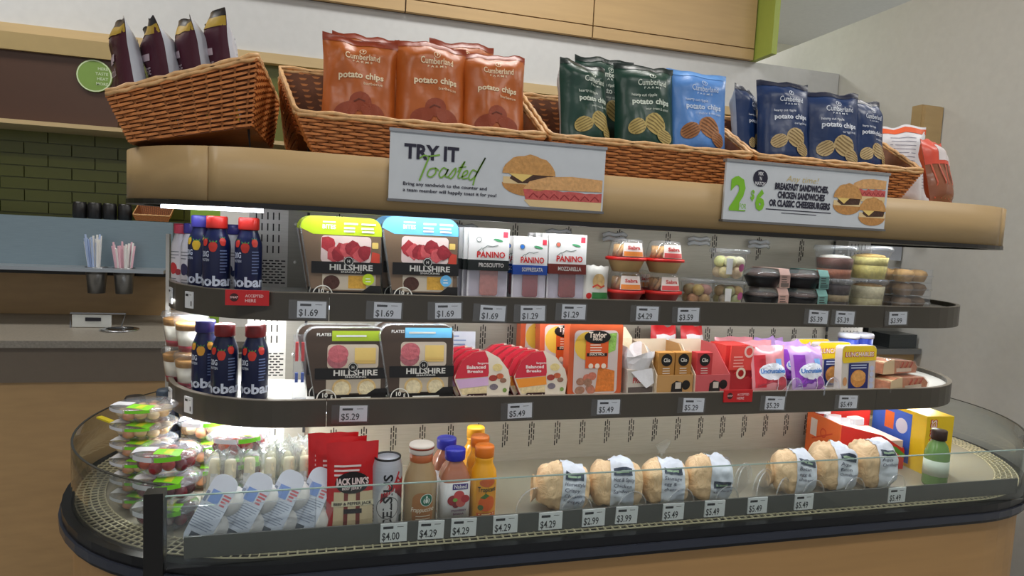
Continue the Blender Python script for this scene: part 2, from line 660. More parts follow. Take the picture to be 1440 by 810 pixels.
def band(path, z0, z1, th):
    """upright strip of thickness th (to the left of the path direction) along an open path"""
    n = len(path)
    inn = []
    for i in range(n):
        a, b = path[max(0, i - 1)], path[min(n - 1, i + 1)]
        tx, ty = b[0] - a[0], b[1] - a[1]
        l = math.hypot(tx, ty)
        inn.append((path[i][0] - ty / l * th, path[i][1] + tx / l * th))
    vs = [(p[0], p[1], z) for z in (z0, z1) for p in path] + [(p[0], p[1], z) for z in (z0, z1) for p in inn]
    fs = []
    for i in range(n - 1):
        fs += [(i, i + 1, n + i + 1, n + i), (2 * n + i + 1, 2 * n + i, 3 * n + i, 3 * n + i + 1),
               (n + i, n + i + 1, 3 * n + i + 1, 3 * n + i), (2 * n + i, 2 * n + i + 1, i + 1, i)]
    fs += [(0, n, 3 * n, 2 * n), (n - 1, 3 * n - 1, 4 * n - 1, 2 * n - 1)]
    return MB().add(vs, fs)


def plate(Ro, Ri, z0, z1, n=28):
    a, b = stad(Ro, n), stad(Ri, n)
    m = len(a)
    vs = [(p[0], p[1], z) for L_ in (a, b) for z in (z0, z1) for p in L_]
    fs = []
    for i in range(m):
        j = (i + 1) % m
        fs += [(i, j, m + j, m + i), (2 * m + j, 2 * m + i, 3 * m + i, 3 * m + j), (m + i, m + j, 3 * m + j, 3 * m + i), (j, i, 2 * m + i, 2 * m + j)]
    return MB().add(vs, fs)


ZA, ZB, ZC, ZD, ZE, ZF, ZG = 1.435, 1.335, 1.162, 1.106, 0.941, 0.886, 0.828
ZDK = 0.70
RH, RS, RD = 0.365, 0.285, 0.465
cl = thing('display_cooler', 'open refrigerated island cooler with maple header and rounded ends', 'cooler', (0, 0, 0))
# header fascia: curved and straight maple panels with a narrow joint between them
a_s = math.degrees(math.asin((X0 - 0.082) / RH))
G = 0.25
LW = MB
band(arc(RH, 178, a_s + G), ZB, ZA, 0.02).build('fascia_panel', WOOD, cl, True)
front = arc(RH, a_s - G, 0, n=8) + arc(RH, 0, a_s - G, 1, 8)
band(front, ZB, ZA, 0.02).build('fascia_panel', WOOD, cl, True)
band(arc(RH, a_s + G, 178, 1), ZB, ZA, 0.02).build('fascia_panel', WOOD, cl, True)
band([(X1, CY + RH), (1.0, CY + RH), (X0, CY + RH)], ZB, ZA, 0.02).build('fascia_panel', WOOD, cl)
plate(RH - 0.012, 0.05, ZB + 0.004, ZA - 0.004).build('header_core', mat(70, 56, 38, 0.6), cl)
plate(RH - 0.002, 0.001, ZA - 0.004, ZA).build('header_top', WOOD, cl)
plate(RH + 0.002, RH - 0.03, ZB - 0.0095, ZB).build('edge_trim', mat(22, 20, 20, 0.35), cl)
plate(RH - 0.031, 0.05, ZB - 0.004, ZB + 0.004).build('header_soffit', mat(190, 190, 186, 0.5), cl)
LED = mat(235, 242, 255, 0.4, emit=9.0)
for xx, rot in ((0.02, 0.5), (0.12, 0.12)):
    m_ = MB().box(-0.05, 0.05, -0.011, 0.011, -0.012, 0)
    o = m_.build('led_tube', LED, cl)
    o.location = (xx, 0.16 - (xx - 0.02) * 0.5, ZB - 0.004)
    o.rotation_euler = (0, 0, -rot)
# spine
PAN = mat(178, 172, 156, 0.45, 0.25, 'steel')
for z0, z1 in ((ZDK, ZE - 0.024), (ZE - 0.012, ZC - 0.024), (ZC - 0.012, ZB + 0.004)):
    MB().box(0.25, 1.75, CY - 0.03, CY + 0.03, z0, z1).build('back_panel', PAN, cl)
    for s in (0, 1):
        xa, xb = ((0.204, 0.25), (1.75, 1.796))[s]
        MB().box(xa, xb, CY - 0.038, CY + 0.038, z0, z1).build('upright', GREYM, cl)
        for zz in (z0 + 0.06, z1 - 0.04):
            MB().lathe([(0.004, 0), (0.004, 0.003), (0.002, 0.004)], 10).build('rivet', mat(200, 198, 190, 0.3, 0.8, 'steel'), cl)
            cl_r = col.objects[-1]
            cl_r.location = ((xa + xb) / 2 - 0.006, CY - 0.038, zz)
            cl_r.rotation_euler = (PI / 2, 0, 0)
        xc, xd = ((0.118, 0.204), (1.796, 1.882))[s]
        MB().box(xc, xd, CY - 0.034, CY - 0.026, z0, z1).build('perforated_panel', mat(196, 192, 184, 0.4, 0.25, 'steel'), cl)
        hole = MB()
        h = z1 - z0
        for i in range(6):
            for j in range(4):
                if i < 5:
                    x = xc + 0.014 + i * 0.0125
                    z = z0 + h * 0.42 + j * 0.026
                    if z + 0.017 < z1 - 0.005:
                        hole.box(x, x + 0.003, CY - 0.0346, CY - 0.033, z, z + 0.017)
            for j in range(9):
                x = xc + 0.004 + i * 0.0135 + (0.006 if j % 2 else 0)
                z = z0 + 0.008 + j * 0.0065
                if x + 0.010 < xd and z < z0 + h * 0.4:
                    hole.box(x, x + 0.0095, CY - 0.0346, CY - 0.033, z, z + 0.003)
        hole.build('perforations', mat(38, 34, 32, 0.7), cl, kind='stuff')
        st = MB()
        n = int((z1 - z0) / 0.03)
        for i in range(n):
            x = xb - 0.004 if s == 0 else xa - 0.006
            st.box(x, x + 0.006, CY - 0.0386, CY - 0.036, z0 + 0.008 + i * 0.03, z0 + 0.028 + i * 0.03)
        st.build('standard_slots', mat(20, 18, 18, 0.7), cl, kind='stuff')
    sl = MB()
    for i in range(20):
        if z0 > 0.95 and i % 2:
            continue
        x0 = 0.312 + i * 0.0732
        for k, off in enumerate((0.0, 0.006, 0.012)):
            for j in range(4):
                zz = {0: 0.737, 1: 0.998, 2: 1.262}[0 if z0 < 0.8 else (1 if z0 < 1.0 else 2)] + j * 0.0165 + (0.005 if k == 1 else 0)
                if (k == 2 and j == 0):
                    continue
                sl.box(x0 + off, x0 + off + 0.0026, CY - 0.0306, CY - 0.029, zz, zz + 0.013)
    sl.build('vent_slots', mat(40, 36, 32, 0.7), cl, kind='stuff')
# acrylic clips hanging from the header against the back panel
for x in (0.339, 0.506, 0.621, 0.873, 1.033, 1.288, 1.482):
    b = MB()
    for dz in (0.0, 0.012):
        b.tube([(-0.035, 0, dz - 0.004), (-0.02, -0.004, dz + 0.002), (0, -0.002, dz - 0.002), (0.02, -0.004, dz + 0.003), (0.034, 0, dz - 0.003)], 0.004, 6, flat=1.4)
    o = b.build('sign_clip', clear(0.08, 0.2), cl, True)
    o.location = (x, 0.322, 1.303)
# white end posts
for x in (-0.068,):
    MB().box(x - 0.004, x + 0.004, 0.40, 0.415, ZDK, 1.262).build('end_post', mat(215, 212, 205, 0.4), cl)
# deck
plate(0.482, 0.44, 0.655, 0.70).build('bumper', mat(20, 21, 25, 0.3), cl, False)
plate(0.487, 0.476, 0.664, 0.680).build('bumper_rib', mat(52, 56, 68, 0.25), cl)
plate(0.462, 0.40, 0.0, 0.66).build('base_panel', mat(190, 148, 96, 0.45, kind='woodh'), cl)
plate(0.41, 0.03, 0.688, ZDK).build('deck_floor', mat(150, 142, 124, 0.5), cl)
gr = MB()
WIRE = mat(206, 196, 164, 0.5)
for k in range(5):
    a = stad(0.405 + k * 0.013)
    gr.tube([(p[0], p[1], 0.702) for p in a], 0.0016, 4, True)
q = stad(1.0, 2)
n = 96
for i in range(n):
    x = X0 + (X1 - X0) * (i + 0.5) / n
    for s in (-1, 1):
        y0, y1 = CY + s * 0.403, CY + s * 0.459
        gr.box(x - 0.0016, x + 0.0016, min(y0, y1), max(y0, y1), 0.7015, 0.7045)
for s in (-1, 1):
    for i in range(88):
        a = PI * (i + 0.5) / 88
        d = Vector((s * sin(a), -cos(a), 0))
        c0 = Vector((X0 if s < 0 else X1, CY, 0.703))
        gr.tube([c0 + d * 0.403, c0 + d * 0.459], 0.0018, 4)
gr.build('air_grille', WIRE, cl, kind='stuff')
plate(0.462, 0.402, 0.684, 0.690).build('grille_tray', mat(46, 42, 36, 0.6), cl)
GLASS = clear(0.02, 0.98, (250, 253, 252))
EDGE = mat(150, 172, 165, 0.15)
XG0, XG1 = 0.045, 2.04
for y in (CY - RD, CY + RD):
    MB().box(XG0, XG1, y - 0.002, y + 0.002, ZDK, ZG).build('glass_panel', GLASS, cl)
    MB().box(XG0, XG1, y - 0.0022, y + 0.0022, ZG, ZG + 0.0016).build('glass_edge', EDGE, cl)
    for x in (XG0 - 0.014, XG1 + 0.014):
        yy = y + (0.008 if y < CY else -0.008)
        MB().box(x - 0.018, x + 0.012, yy - 0.014, yy + 0.014, 0.69, ZG + 0.008).build('glass_post', mat(24, 22, 20, 0.3), cl)
a_g = math.degrees(math.asin((X0 - XG0 + 0.02) / RD))
for s in (-1, 1):
    pth = arc(RD, a_g, 180 - a_g, s, 30)
    if s < 0:
        pth = pth[::-1]
    band(pth, ZDK, ZG, 0.004).build('glass_curve', GLASS, cl, True)
    band(pth, ZG, ZG + 0.0018, 0.0044).build('glass_edge', mat(60, 58, 52, 0.2), cl)
# price strip on the deck
for y, s in ((CY - 0.442, 1), (CY + 0.442, -1)):
    MB().box(0.07, 2.01, y - 0.002, y + 0.002, 0.7045, 0.744).build('price_strip', mat(78, 78, 74, 0.4), cl)
# ================================================================ shelves
RAILC = mat(70, 65, 57, 0.38)


def shelf(zc, zd, label):
    t = thing('cooler_shelf', label, 'shelf', (1.0, CY, zc - 0.018))
    off = Vector((1.0, CY, zc - 0.018))

    def shift(m):
        m.v = [(p[0] - off.x, p[1] - off.y, p[2] - off.z) for p in m.v]
        return m
    shift(plate(RS - 0.001, 0.042, zc - 0.024, zc - 0.012)).build('shelf_board', mat(205, 203, 196, 0.4), t)
    aj = math.degrees(math.asin(0.0)) 
    left = arc(RS, 179, 0) + [(0.3026, CY - RS)]
    right = [(1.7004, CY - RS)] + arc(RS, 0, 179, 1)
    for p in (left, [(0.3035, CY - RS), (1.0, CY - RS), (1.6995, CY - RS)], right, [(1.85, CY + RS), (1.0, CY + RS), (0.25, CY + RS)]):
        shift(band(p, zd, zc, 0.010)).build('price_rail', RAILC, t, False)
        shift(band(p, zc - 0.0005, zc + 0.0015, 0.0105)).build('rail_edge', mat(120, 112, 100, 0.3), t, False)
    o = shift(MB().box(0.30, 1.70, CY - RS + 0.03, CY - RS + 0.045, zc - 0.036, zc - 0.024)).build('led_tube', mat(235, 242, 255, 0.4, emit=3.0), t)
    for xx, yy, rz in ((0.05, 0.20, -0.7), (0.14, 0.15, -0.25)):
        o = MB().box(-0.045, 0.045, -0.009, 0.009, -0.012, 0).build('led_tube', LED, t)
        o.location = (xx - off.x, yy - off.y, -0.006)
        o.rotation_euler = (0, 0, rz)
    return t


shelf(ZC, ZD, 'upper wrap-around cooler shelf with dark price rail, below the maple header')
shelf(ZE, ZF, 'lower wrap-around cooler shelf with dark price rail, above the glass-fronted deck')

# ================================================================ price tags
CARD = mat(222, 224, 226, 0.5)
HOLD = clear(0.1, 0.95)


def price_tag(x, z, y, price, label, w=0.056, h=0.033, tilt=0.0, rz=0.0, kind='rail', group=None):
    t = thing('price_tag', label, 'price tag', (x, y, z - h / 2), rz, group, ry=tilt)
    MB().box(-w / 2, w / 2, -0.0022, 0.0006, 0, h).build('card', CARD, t)
    S = plane((0, -0.0022, 0))
    b = MB()
    b.rect(S, -w * .40, h * .72, -w * .02, h * .86, 0.0003)
    b.rect(S, w * .12, h * .8, w * .36, h * .83, 0.0003)
    if price:
        b.text(S, price, -w * .44, h * .12, h * .40, 'L', 0.012, fit=w * .66, d=0.0004)
    b.rect(S, w * .28, h * .15, w * .40, h * .45, 0.0003) if kind == 'end' else None
    b.build('print', mat(38, 38, 42, 0.6), t)
    if kind == 'rail':
        MB().box(-w / 2 - 0.016, w / 2 + 0.003, -0.0036, -0.0030, -0.003, h + 0.003).build('holder', HOLD, t)
    return t


UP = ((0.269, '$1.69', 'beside the left rail joint'), (0.42, '$1.69', 'between the two meat bites trays'),
      (0.548, '$1.69', 'at the blue tray edge'), (0.645, '$1.69', 'below the black-banded pouches'),
      (0.737, '$1.29', 'below the blue-banded pouch'), (0.833, '$1.29', 'below the red-brown-banded pouch'),
      (1.016, '$4.29', 'below the red-ringed hummus cups'), (1.124, '$3.59', 'below the first bite cup'),
      (1.492, '$5.39', 'below the teal-sleeved bowls'), (1.574, '$5.39', 'below the chocolate dessert cup'),
      (1.744, '$3.99', 'below the muffin packs'))
q = random.Random(3)
for x, p, w in UP:
    price_tag(x, 1.131 + q.uniform(-.003, .003), 0.0795, p, 'grey %s price tag on the upper rail %s' % (p, w), tilt=q.uniform(-.03, .05))
LO = ((0.357, '$5.29', 'below the lime-topped snack plate'), (0.719, '$5.49', 'below the red fan-shaped snack packs'),
      (0.933, '$5.49', 'below the orange vegetable tray'), (1.155, '$5.29', 'below the tan yogurt bar cartons'),
      (1.385, '$5.29', 'below the red sandwich bags'), (1.609, '$5.49', 'below the yellow lunch packs'))
for x, p, w in LO:
    price_tag(x, 0.911 + q.uniform(-.003, .003), 0.0795, p, 'grey %s price tag on the lower rail %s' % (p, w), tilt=q.uniform(-.03, .04))
DK = ((0.433, '$4.00', 'before the energy drink can'), (0.504, '$4.29', 'in front of the glass coffee bottle'),
      (0.568, '$4.29', 'in front of the smoothie bottles'), (0.653, '$4.29', 'in front of the orange juice bottles'),
      (0.748, '$4.29', 'left of the first wrapped sandwich'), (0.842, '$2.99', 'before the homestyle chicken sandwich'),
      (0.916, '$3.99', 'before the hot chicken sandwich'), (1.026, '$5.49', 'in front of the sausage sandwich'),
      (1.127, '$5.49', 'before the low-stamped sandwich'), (1.236, '$5.49', 'in front of the empty clear dividers'),
      (1.359, '$5.49', 'before the bacon and egg sandwich'), (1.624, '$5.49', 'before the tilted cheeseburger'))
for x, p, w in DK:
    price_tag(x, 0.7255, CY - 0.4445, p, 'white %s price tag on the deck strip %s' % (p, w), w=0.05, h=0.036, kind='deck', tilt=q.uniform(-.01, .03))
for zz, nm in ((1.134, 'upper'), (0.914, 'lower')):
    for k, a in enumerate((66, 47)):
        px, py = X0 - (RS + 0.0006) * sin(R(a)), CY - (RS + 0.0006) * cos(R(a))
        price_tag(px, zz, py, '', 'narrow white barcode tag on the curved %s rail, %s' % (nm, ('farther round the end', 'nearer the straight run')[k]), w=0.026, h=0.034, rz=-R(a), kind='end')


def snap_tag(x, z, label, w=0.08, h=0.03):
    t = thing('red_shelf_tag', label, 'shelf tag', (x, 0.0795, z))
    MB().box(-w / 2, w / 2, -0.0035, 0.0006, 0, h).build('card', mat(196, 30, 34, 0.4), t)
    S = plane((0, -0.0035, 0))
    MB().ell(S, -w * .30, h * .52, h * .27, d=0.0004).build('emblem', mat(60, 22, 24, 0.5), t)
    b = MB()
    b.text(S, 'SNAP', -w * .30, h * .46, h * .14, 'C', 0.02, d=0.0006)
    b.text(S, 'ACCEPTED', w * .16, h * .54, h * .18, 'C', 0.02, d=0.0006, fit=w * .42)
    b.text(S, 'HERE', -w * .05, h * .22, h * .20, 'L', 0.02, d=0.0006, fit=w * .25)
    b.build('lettering', mat(240, 190, 190, 0.5), t)


snap_tag(0.148, 1.136, 'red ACCEPTED HERE tag on the upper rail below the navy yogurt bottles')
snap_tag(1.277, 0.918, 'red ACCEPTED HERE tag on the lower rail below the red fruit pouch')

# ================================================================ header signs


def bun(S, cx, cz, w, h, part, parent, seed=0, long=False):
    """printed sandwich picture: bottom bun, filling, cheese, top bun"""
    crust, crumb = mat(196, 140, 78, 0.6, kind='food'), mat(228, 200, 150, 0.6)
    if long:
        MB().shape(S, [(cx - w * .48, cz - h * .30), (cx - w * .40, cz - h * .48), (cx + w * .5, cz - h * .5), (cx + w * .5, cz - h * .2), (cx - w * .3, cz - h * .16)], 0.0006).build('printed_bread', crumb, parent)
        q = random.Random(seed)
        pts = [(cx - w * .5 + w * i / 14, cz - h * .02 + h * .08 * q.random()) for i in range(15)]
        MB().shape(S, [(cx - w * .46, cz - h * .28), (cx + w * .5, cz - h * .24)] + pts[::-1], 0.0008).build('printed_ham', mat(205, 92, 88, 0.6, kind='food'), parent)
        b = MB()
        for i in range(7):
            a = cx - w * .42 + w * .13 * i
            b.stroke(S, [(a, cz - h * .22), (a + w * .05, cz - h * .08), (a + w * .11, cz - h * .2)], h * .035, 0.001)
        b.build('printed_folds', mat(150, 40, 44, 0.6), parent)
        MB().shape(S, [(cx - w * .50, cz + h * .02), (cx - w * .42, cz + h * .26), (cx - w * .2, cz + h * .42), (cx + w * .1, cz + h * .48), (cx + w * .5, cz + h * .44), (cx + w * .5, cz + h * .08)], 0.001).build('printed_bread', mat(222, 170, 112, 0.6, kind='food'), parent)
        return
    MB().shape(S, [(cx + w * .5 * cos(PI + PI * i / 12), cz - h * .2 + h * .3 * sin(PI + PI * i / 12)) for i in range(13)], 0.0006).build('printed_bread', crust, parent)
    MB().rect(S, cx - w * .48, cz - h * .22, cx + w * .48, cz - h * .06, 0.0007).build('printed_bread', crumb, parent)
    MB().shape(S, [(cx - w * .2, cz - h * .2), (cx + w * .42, cz - h * .16), (cx + w * .46, cz + h * .02), (cx - w * .3, cz + h * .03), (cx - w * .36, cz - h * .1)], 0.0009).build('printed_patty', mat(72, 44, 30, 0.6, kind='food'), parent)
    MB().shape(S, [(cx - w * .44, cz + h * .06), (cx + w * .1, cz + h * .05), (cx - w * .12, cz - h * .16)], 0.0011).build('printed_cheese', mat(238, 205, 120, 0.5), parent)
    MB().shape(S, [(cx + w * .5 * cos(PI * i / 14), cz + h * .02 + h * .46 * sin(PI * i / 14) * (1 + .05 * sin(i * 2.1))) for i in range(15)], 0.0013).build('printed_bread', mat(206, 152, 88, 0.6, kind='food'), parent)


def sign(x, label):
    t = thing('promotion_sign', label, 'sign', (x, -0.012, 1.357))
    MB().box(0, 0.442, 0, 0.006, 0, 0.131).build('panel', mat(205, 210, 216, 0.35), t)
    MB().box(-0.002, 0.444, -0.003, 0.012, 0.128, 0.134).build('top_rail', mat(170, 172, 176, 0.25, 0.6, 'steel'), t)
    MB().box(-0.002, 0.444, -0.003, 0.012, -0.004, 0.001).build('bottom_rail', mat(120, 120, 122, 0.3, 0.5, 'steel'), t)
    MB().box(0.05, 0.39, 0.006, 0.0125, 0.02, 0.07).build('bracket', mat(90, 90, 90, 0.4), t)
    return t, plane((0, -0.0002, 0))


t, S = sign(0.407, 'white TRY IT Toasted sandwich sign on the maple header below the orange chip bags')
NAVY = mat(28, 26, 50, 0.5)
b = MB()
b.text(S, 'TRY IT', 0.027, 0.080, 0.026, 'L', 0.035, fit=0.106)
b.text(S, 'Bring any sandwich to the counter and', 0.027, 0.0285, 0.0062, 'L', 0.018, fit=0.165)
b.text(S, 'a team member will happily toast it for you!', 0.027, 0.0165, 0.0062, 'L', 0.018, fit=0.185)
b.build('lettering', NAVY, t)
# brush script word as pen strokes
b = MB()


def pen(pts, u, v, k, w=0.0028):
    # Catmull-Rom through the control points
    P = [Vector((p[0], p[1])) for p in pts]
    out = []
    for i in range(len(P) - 1):
        p0, p1, p2, p3 = P[max(0, i - 1)], P[i], P[i + 1], P[min(len(P) - 1, i + 2)]
        for s in range(6):
            tt = s / 6
            out.append(0.5 * ((2 * p1) + (p2 - p0) * tt + (2 * p0 - 5 * p1 + 4 * p2 - p3) * tt * tt + (3 * p1 - p0 - 3 * p2 + p3) * tt ** 3))
    out.append(P[-1])
    b.stroke(S, [(u + (p.x + 0.28 * p.y) * k, v + p.y * k) for p in out], w, 0.0014)


k_ = 0.0145
UU, VV = 0.056, 0.047
pen([(-0.6, 2.35), (-.1, 2.75), (.6, 2.7), (1.9, 3.0)], UU, VV, k_)
pen([(.6, 2.75), (.45, 1.2), (.3, -.6)], UU, VV, k_, 0.0034)
pen([(1.9, 1.2), (1.2, 1.0), (1.1, .2), (1.7, 0), (2.1, .6), (1.9, 1.2), (2.4, .9)], UU, VV, k_)
pen([(3.5, 1.1), (2.9, 1.3), (2.6, .5), (3.0, 0), (3.5, .6), (3.6, 1.2), (3.5, .3), (3.9, .1)], UU, VV, k_)
pen([(3.9, .1), (4.5, 1.4), (4.7, .7), (4.4, .0), (4.0, .1)], UU, VV, k_)
pen([(5.0, .9), (5.5, 2.4), (5.2, .4), (5.6, .1)], UU, VV, k_)
pen([(4.9, 1.5), (5.9, 1.7)], UU, VV, k_, 0.002)
pen([(5.6, .2), (6.3, .7), (6.2, 1.2), (5.8, .9), (5.9, .1), (6.6, .2)], UU, VV, k_)
pen([(7.6, 1.1), (6.9, 1.3), (6.7, .3), (7.1, .0), (7.6, .8), (8.1, 3.1)], UU, VV, k_)
pen([(8.1, 3.1), (7.6, .9), (7.6, -.7)], UU, VV, k_)
b.build('brush_lettering', mat(122, 170, 60, 0.5), t)
bun(S, 0.278, 0.064, 0.112, 0.084, None, t, 1)
bun(S, 0.352, 0.035, 0.172, 0.068, None, t, 2, True)

t, S = sign(1.137, 'white 2 FOR $6 sandwich deal sign on the maple header below the navy chip bags')
GRN = mat(126, 190, 40, 0.5)
b = MB()
b.text(S, '2', 0.034, 0.026, 0.066, 'C', 0.05, fit=0.042)
b.text(S, '6', 0.091, 0.028, 0.040, 'C', 0.05, fit=0.024)
b.text(S, '$', 0.071, 0.049, 0.020, 'C', 0.03, fit=0.010)
b.build('green_price', GRN, t)
MB().rect(S, 0.038, 0.024, 0.057, 0.040, 0.0014).build('small_plate', mat(205, 210, 216, 0.4), t)
MB().text(S, 'FOR', 0.0475, 0.0265, 0.011, 'C', 0.01, fit=0.017, d=0.0016).build('lettering', GRN, t)
MB().ell(S, 0.088, 0.097, 0.019, 0.019).build('roundel', NAVY, t)
b = MB()
for i, s in enumerate(('MIX', "'N", 'MATCH')):
    b.text(S, s, 0.088, 0.1035 - i * 0.011, 0.0072, 'C', 0.03, fit=(0.013, 0.006, 0.026)[i], d=0.0012)
b.build('roundel_lettering', mat(215, 215, 220, 0.5), t)
b = MB()
b.text(S, 'BREAKFAST SANDWICHES,', 0.200, 0.076, 0.0135, 'C', 0.05, fit=0.145)
b.text(S, 'CHICKEN SANDWICHES', 0.200, 0.057, 0.0135, 'C', 0.05, fit=0.128)
b.text(S, 'OR CLASSIC CHEESEBURGERS', 0.198, 0.038, 0.0135, 'C', 0.05, fit=0.165)
b.rect(S, 0.108, 0.029, 0.285, 0.031)
b.rect(S, 0.150, 0.0225, 0.245, 0.0240)
b.build('lettering', NAVY, t)
MB().text(S, 'Any time!', 0.198, 0.095, 0.013, 'C', -0.005, 0.3, fit=0.085).build('script_lettering', mat(200, 180, 120, 0.5), t)
bun(S, 0.385, 0.090, 0.10, 0.056, None, t, 3, True)
bun(S, 0.328, 0.066, 0.080, 0.074, None, t, 4)
bun(S, 0.402, 0.041, 0.078, 0.068, None, t, 5)

# ================================================================ wicker baskets
WK = mat(200, 124, 62, 0.5, kind='wicker')
WKD = mat(150, 92, 46, 0.6, kind='wicker')
WKR = mat(228, 176, 120, 0.45, kind='wicker')


def basket(name, label, loc, rz, hlF=0.252, hrF=0.252, hlB=0.252, hrB=0.252, zF=0.077, zB=0.214, group='wicker display baskets on the header'):
    t = thing(name, label, 'basket', loc, rz, group)
    tp = [Vector((-hlF, 0, zF)), Vector((hrF, 0, zF)), Vector((hrB, 0.262, zB)), Vector((-hlB, 0.262, zB))]
    bt = [Vector((-hlF + 0.035, 0.03, 0.006)), Vector((hrF - 0.035, 0.03, 0.006)), Vector((hrB - 0.045, 0.25, zB - .128)), Vector((-hlB + 0.045, 0.25, zB - .128))]
    wv, stk = MB(), MB()
    for k in range(4):
        a, b_, c, d = bt[k], bt[(k + 1) % 4], tp[(k + 1) % 4], tp[k]
        L_ = (c - d).length
        ns = max(6, int(L_ / 0.031))
        nrm = (b_ - a).cross(d - a).normalized()
        H = (d - a).length
        rows = max(5, int(H / 0.0066))
        for j in range(rows):
            fv = (j + 0.5) / rows
            pts = []
            for i in range(ns * 4 + 1):
                fu = i / (ns * 4)
                p = (a + (b_ - a) * fu) * (1 - fv) + (d + (c - d) * fu) * fv
                pts.append(p + nrm * (0.0020 * sin(PI * (fu * ns + j))))
            wv.tube(pts, 0.0028, 4, flat=1.2)
        for i in range(ns + 1):
            fu = (i + 0.5) / (ns + 1)
            stk.tube([a + (b_ - a) * fu, d + (c - d) * fu], 0.0026, 4)
    wv.build('weave', WK, t, kind='stuff')
    ln = MB()
    for k in range(4):
        ce = (tp[0] + tp[1] + tp[2] + tp[3] + bt[0] + bt[1] + bt[2] + bt[3]) / 8
        q4 = [p + (ce - p) * 0.03 for p in (bt[k], bt[(k + 1) % 4], tp[(k + 1) % 4], tp[k])]
        ln.add(q4, [(0, 1, 2, 3)])
    ln.build('weave_backing', mat(112, 62, 28, 0.6, kind='wicker'), t)  # flat dark backing added behind the strands to close see-through gaps
    stk.build('stakes', WKD, t, kind='stuff')
    rim = MB()
    for off in (0.0, 0.006):
        pts = []
        for k in range(4):
            p, q_ = tp[k], tp[(k + 1) % 4]
            for i in range(16):
                pts.append(p + (q_ - p) * (i / 16 + 0.01) + Vector((0, 0, 0.004 * sin(i * 2.4 + off * 500) * 0.5)))
        rim.tube([p + Vector((0, 0, off)) for p in pts], 0.0046, 6, True)
    rim.build('rim', WKR, t, True)
    MB().add(bt, [(0, 1, 2, 3)]).build('base', WKD, t)
    for sx in (-1, 1):
        x = sx * (min(hlB, hrB) - 0.07)
        MB().tube([(x, 0.24, zB - .128), (x, 0.245, 0.003), (x, 0.06, 0.003)], 0.003, 6).build('wire_leg', BLACK, t)
    return t


ZT = ZA
basket('wicker_basket', 'tilted wicker basket on the rounded header end holding the maroon bags', (-0.108, CY, ZT), -PI / 2, zF=0.088, zB=0.186)
basket('wicker_basket', 'wicker basket holding the orange barbecue chip bags', (0.488, 0.065, ZT), 0, 0.256, 0.252, 0.31, 0.25)
basket('wicker_basket', 'wicker basket holding the green and pale blue chip bags', (1.0, 0.062, ZT), 0, 0.25, 0.25, 0.245, 0.27)
basket('wicker_basket', 'wicker basket holding the navy chip bags above the 2 FOR $6 sign', (1.516, 0.066, ZT), 0, 0.25, 0.246, 0.23, 0.31)
basket('wicker_basket', 'empty wicker basket on the far side of the header behind the orange bags', (0.42, 0.672, ZT), PI, 0.25, 0.25, 0.25, 0.25)
tiny = basket('wicker_basket', 'small wicker basket on the condiment unit behind the white bottles', (-0.36, 1.43, 1.282), 0)
tiny.scale = (0.25, 0.3, 0.3)
tiny['group'] = ''
del tiny['group']

# ================================================================ chip bags


def bag_geo(w, h, T, seed, flop=0.0, wave=0.0, tw=1.0):
    def base(u, v):
        a = min(1.0, abs(u))
        prof = (1 - a ** 2.4) ** 0.62 if a < 1 else 0.0
        seal = smooth01(v / 0.16) ** 0.7 * smooth01((1 - v) / 0.22) ** 0.7
        t = T * prof * seal
        nz = noise.noise((u * 1.6 + seed * 7.1, v * 2.6, seed * 3.7)) * 0.30 + noise.noise((u * 3.4, v * 5.0 + seed, seed * 1.3)) * 0.14
        t *= 1 + nz
        half = w / 2 * (1 - 0.05 * sin(PI * v) * seal)
        lean = -flop * max(0.0, v - 0.72) ** 2 * 6 * h
        cr = wave * sin(u * 4 + seed) * smooth01((v - 0.75) / 0.25)
        topd = tw * 0.012 * noise.noise((u * 2, seed * 2.2, 0)) * smooth01((v - 0.7) / 0.3)
        return half * u, t, lean + cr, v * h + topd

    def S(a, b_, d):
        x, t, l, z = base(a / (w / 2), b_ / h)
        return Vector((x, -t + l - d, z))

    def back(a, b_, d):
        x, t, l, z = base(a / (w / 2), b_ / h)
        return Vector((x, t + l + d, z))
    return S, back


def ridge_chip(b, rb, S, cu, cv, ru, rv, rot, d):
    b.ell(S, cu, cv, ru, rv, d, 16, rot)
    for k in range(-2, 3):
        f = k / 3.0
        hw = math.sqrt(max(0, 1 - f * f)) * 0.85
        pts = [(cu + (ru * s * hw) * cos(rot) - rv * f * sin(rot), cv + (ru * s * hw) * sin(rot) + rv * f * cos(rot)) for s in (-1, -.5, 0, .5, 1)]
        rb.stroke(S, pts, rv * 0.13, d + 0.0006)


BAGS = {
    'bbq': dict(c=(186, 96, 34), top=(150, 58, 30), back=(200, 205, 215), ripple=None, flav='barbecue', ink=(246, 226, 190), chip=(150, 62, 26)),
    'green': dict(c=(20, 62, 50), top=(12, 34, 32), back=(205, 206, 212), ripple='hearty cut ripple', flav='sour cream & onion', ink=(225, 235, 222), chip=(190, 168, 96)),
    'sky': dict(c=(92, 146, 218), top=(108, 165, 235), back=(210, 215, 225), ripple='hearty cut ripple', flav='cheddar & sour cream', ink=(205, 222, 245), chip=(170, 110, 60)),
    'navy': dict(c=(18, 48, 96), top=(14, 24, 54), back=(150, 165, 190), ripple='hearty cut ripple', flav='original', ink=(225, 232, 245), chip=(196, 172, 122)),
    'maroon': dict(c=(74, 20, 40), top=(22, 22, 30), back=(205, 210, 222), ripple=None, flav='', ink=(200, 180, 190), chip=(196, 160, 60)),
    'white': dict(c=(196, 84, 50), top=(226, 90, 50), back=(222, 222, 228), ripple=None, flav='', ink=(245, 240, 235), chip=(210, 140, 70)),
}


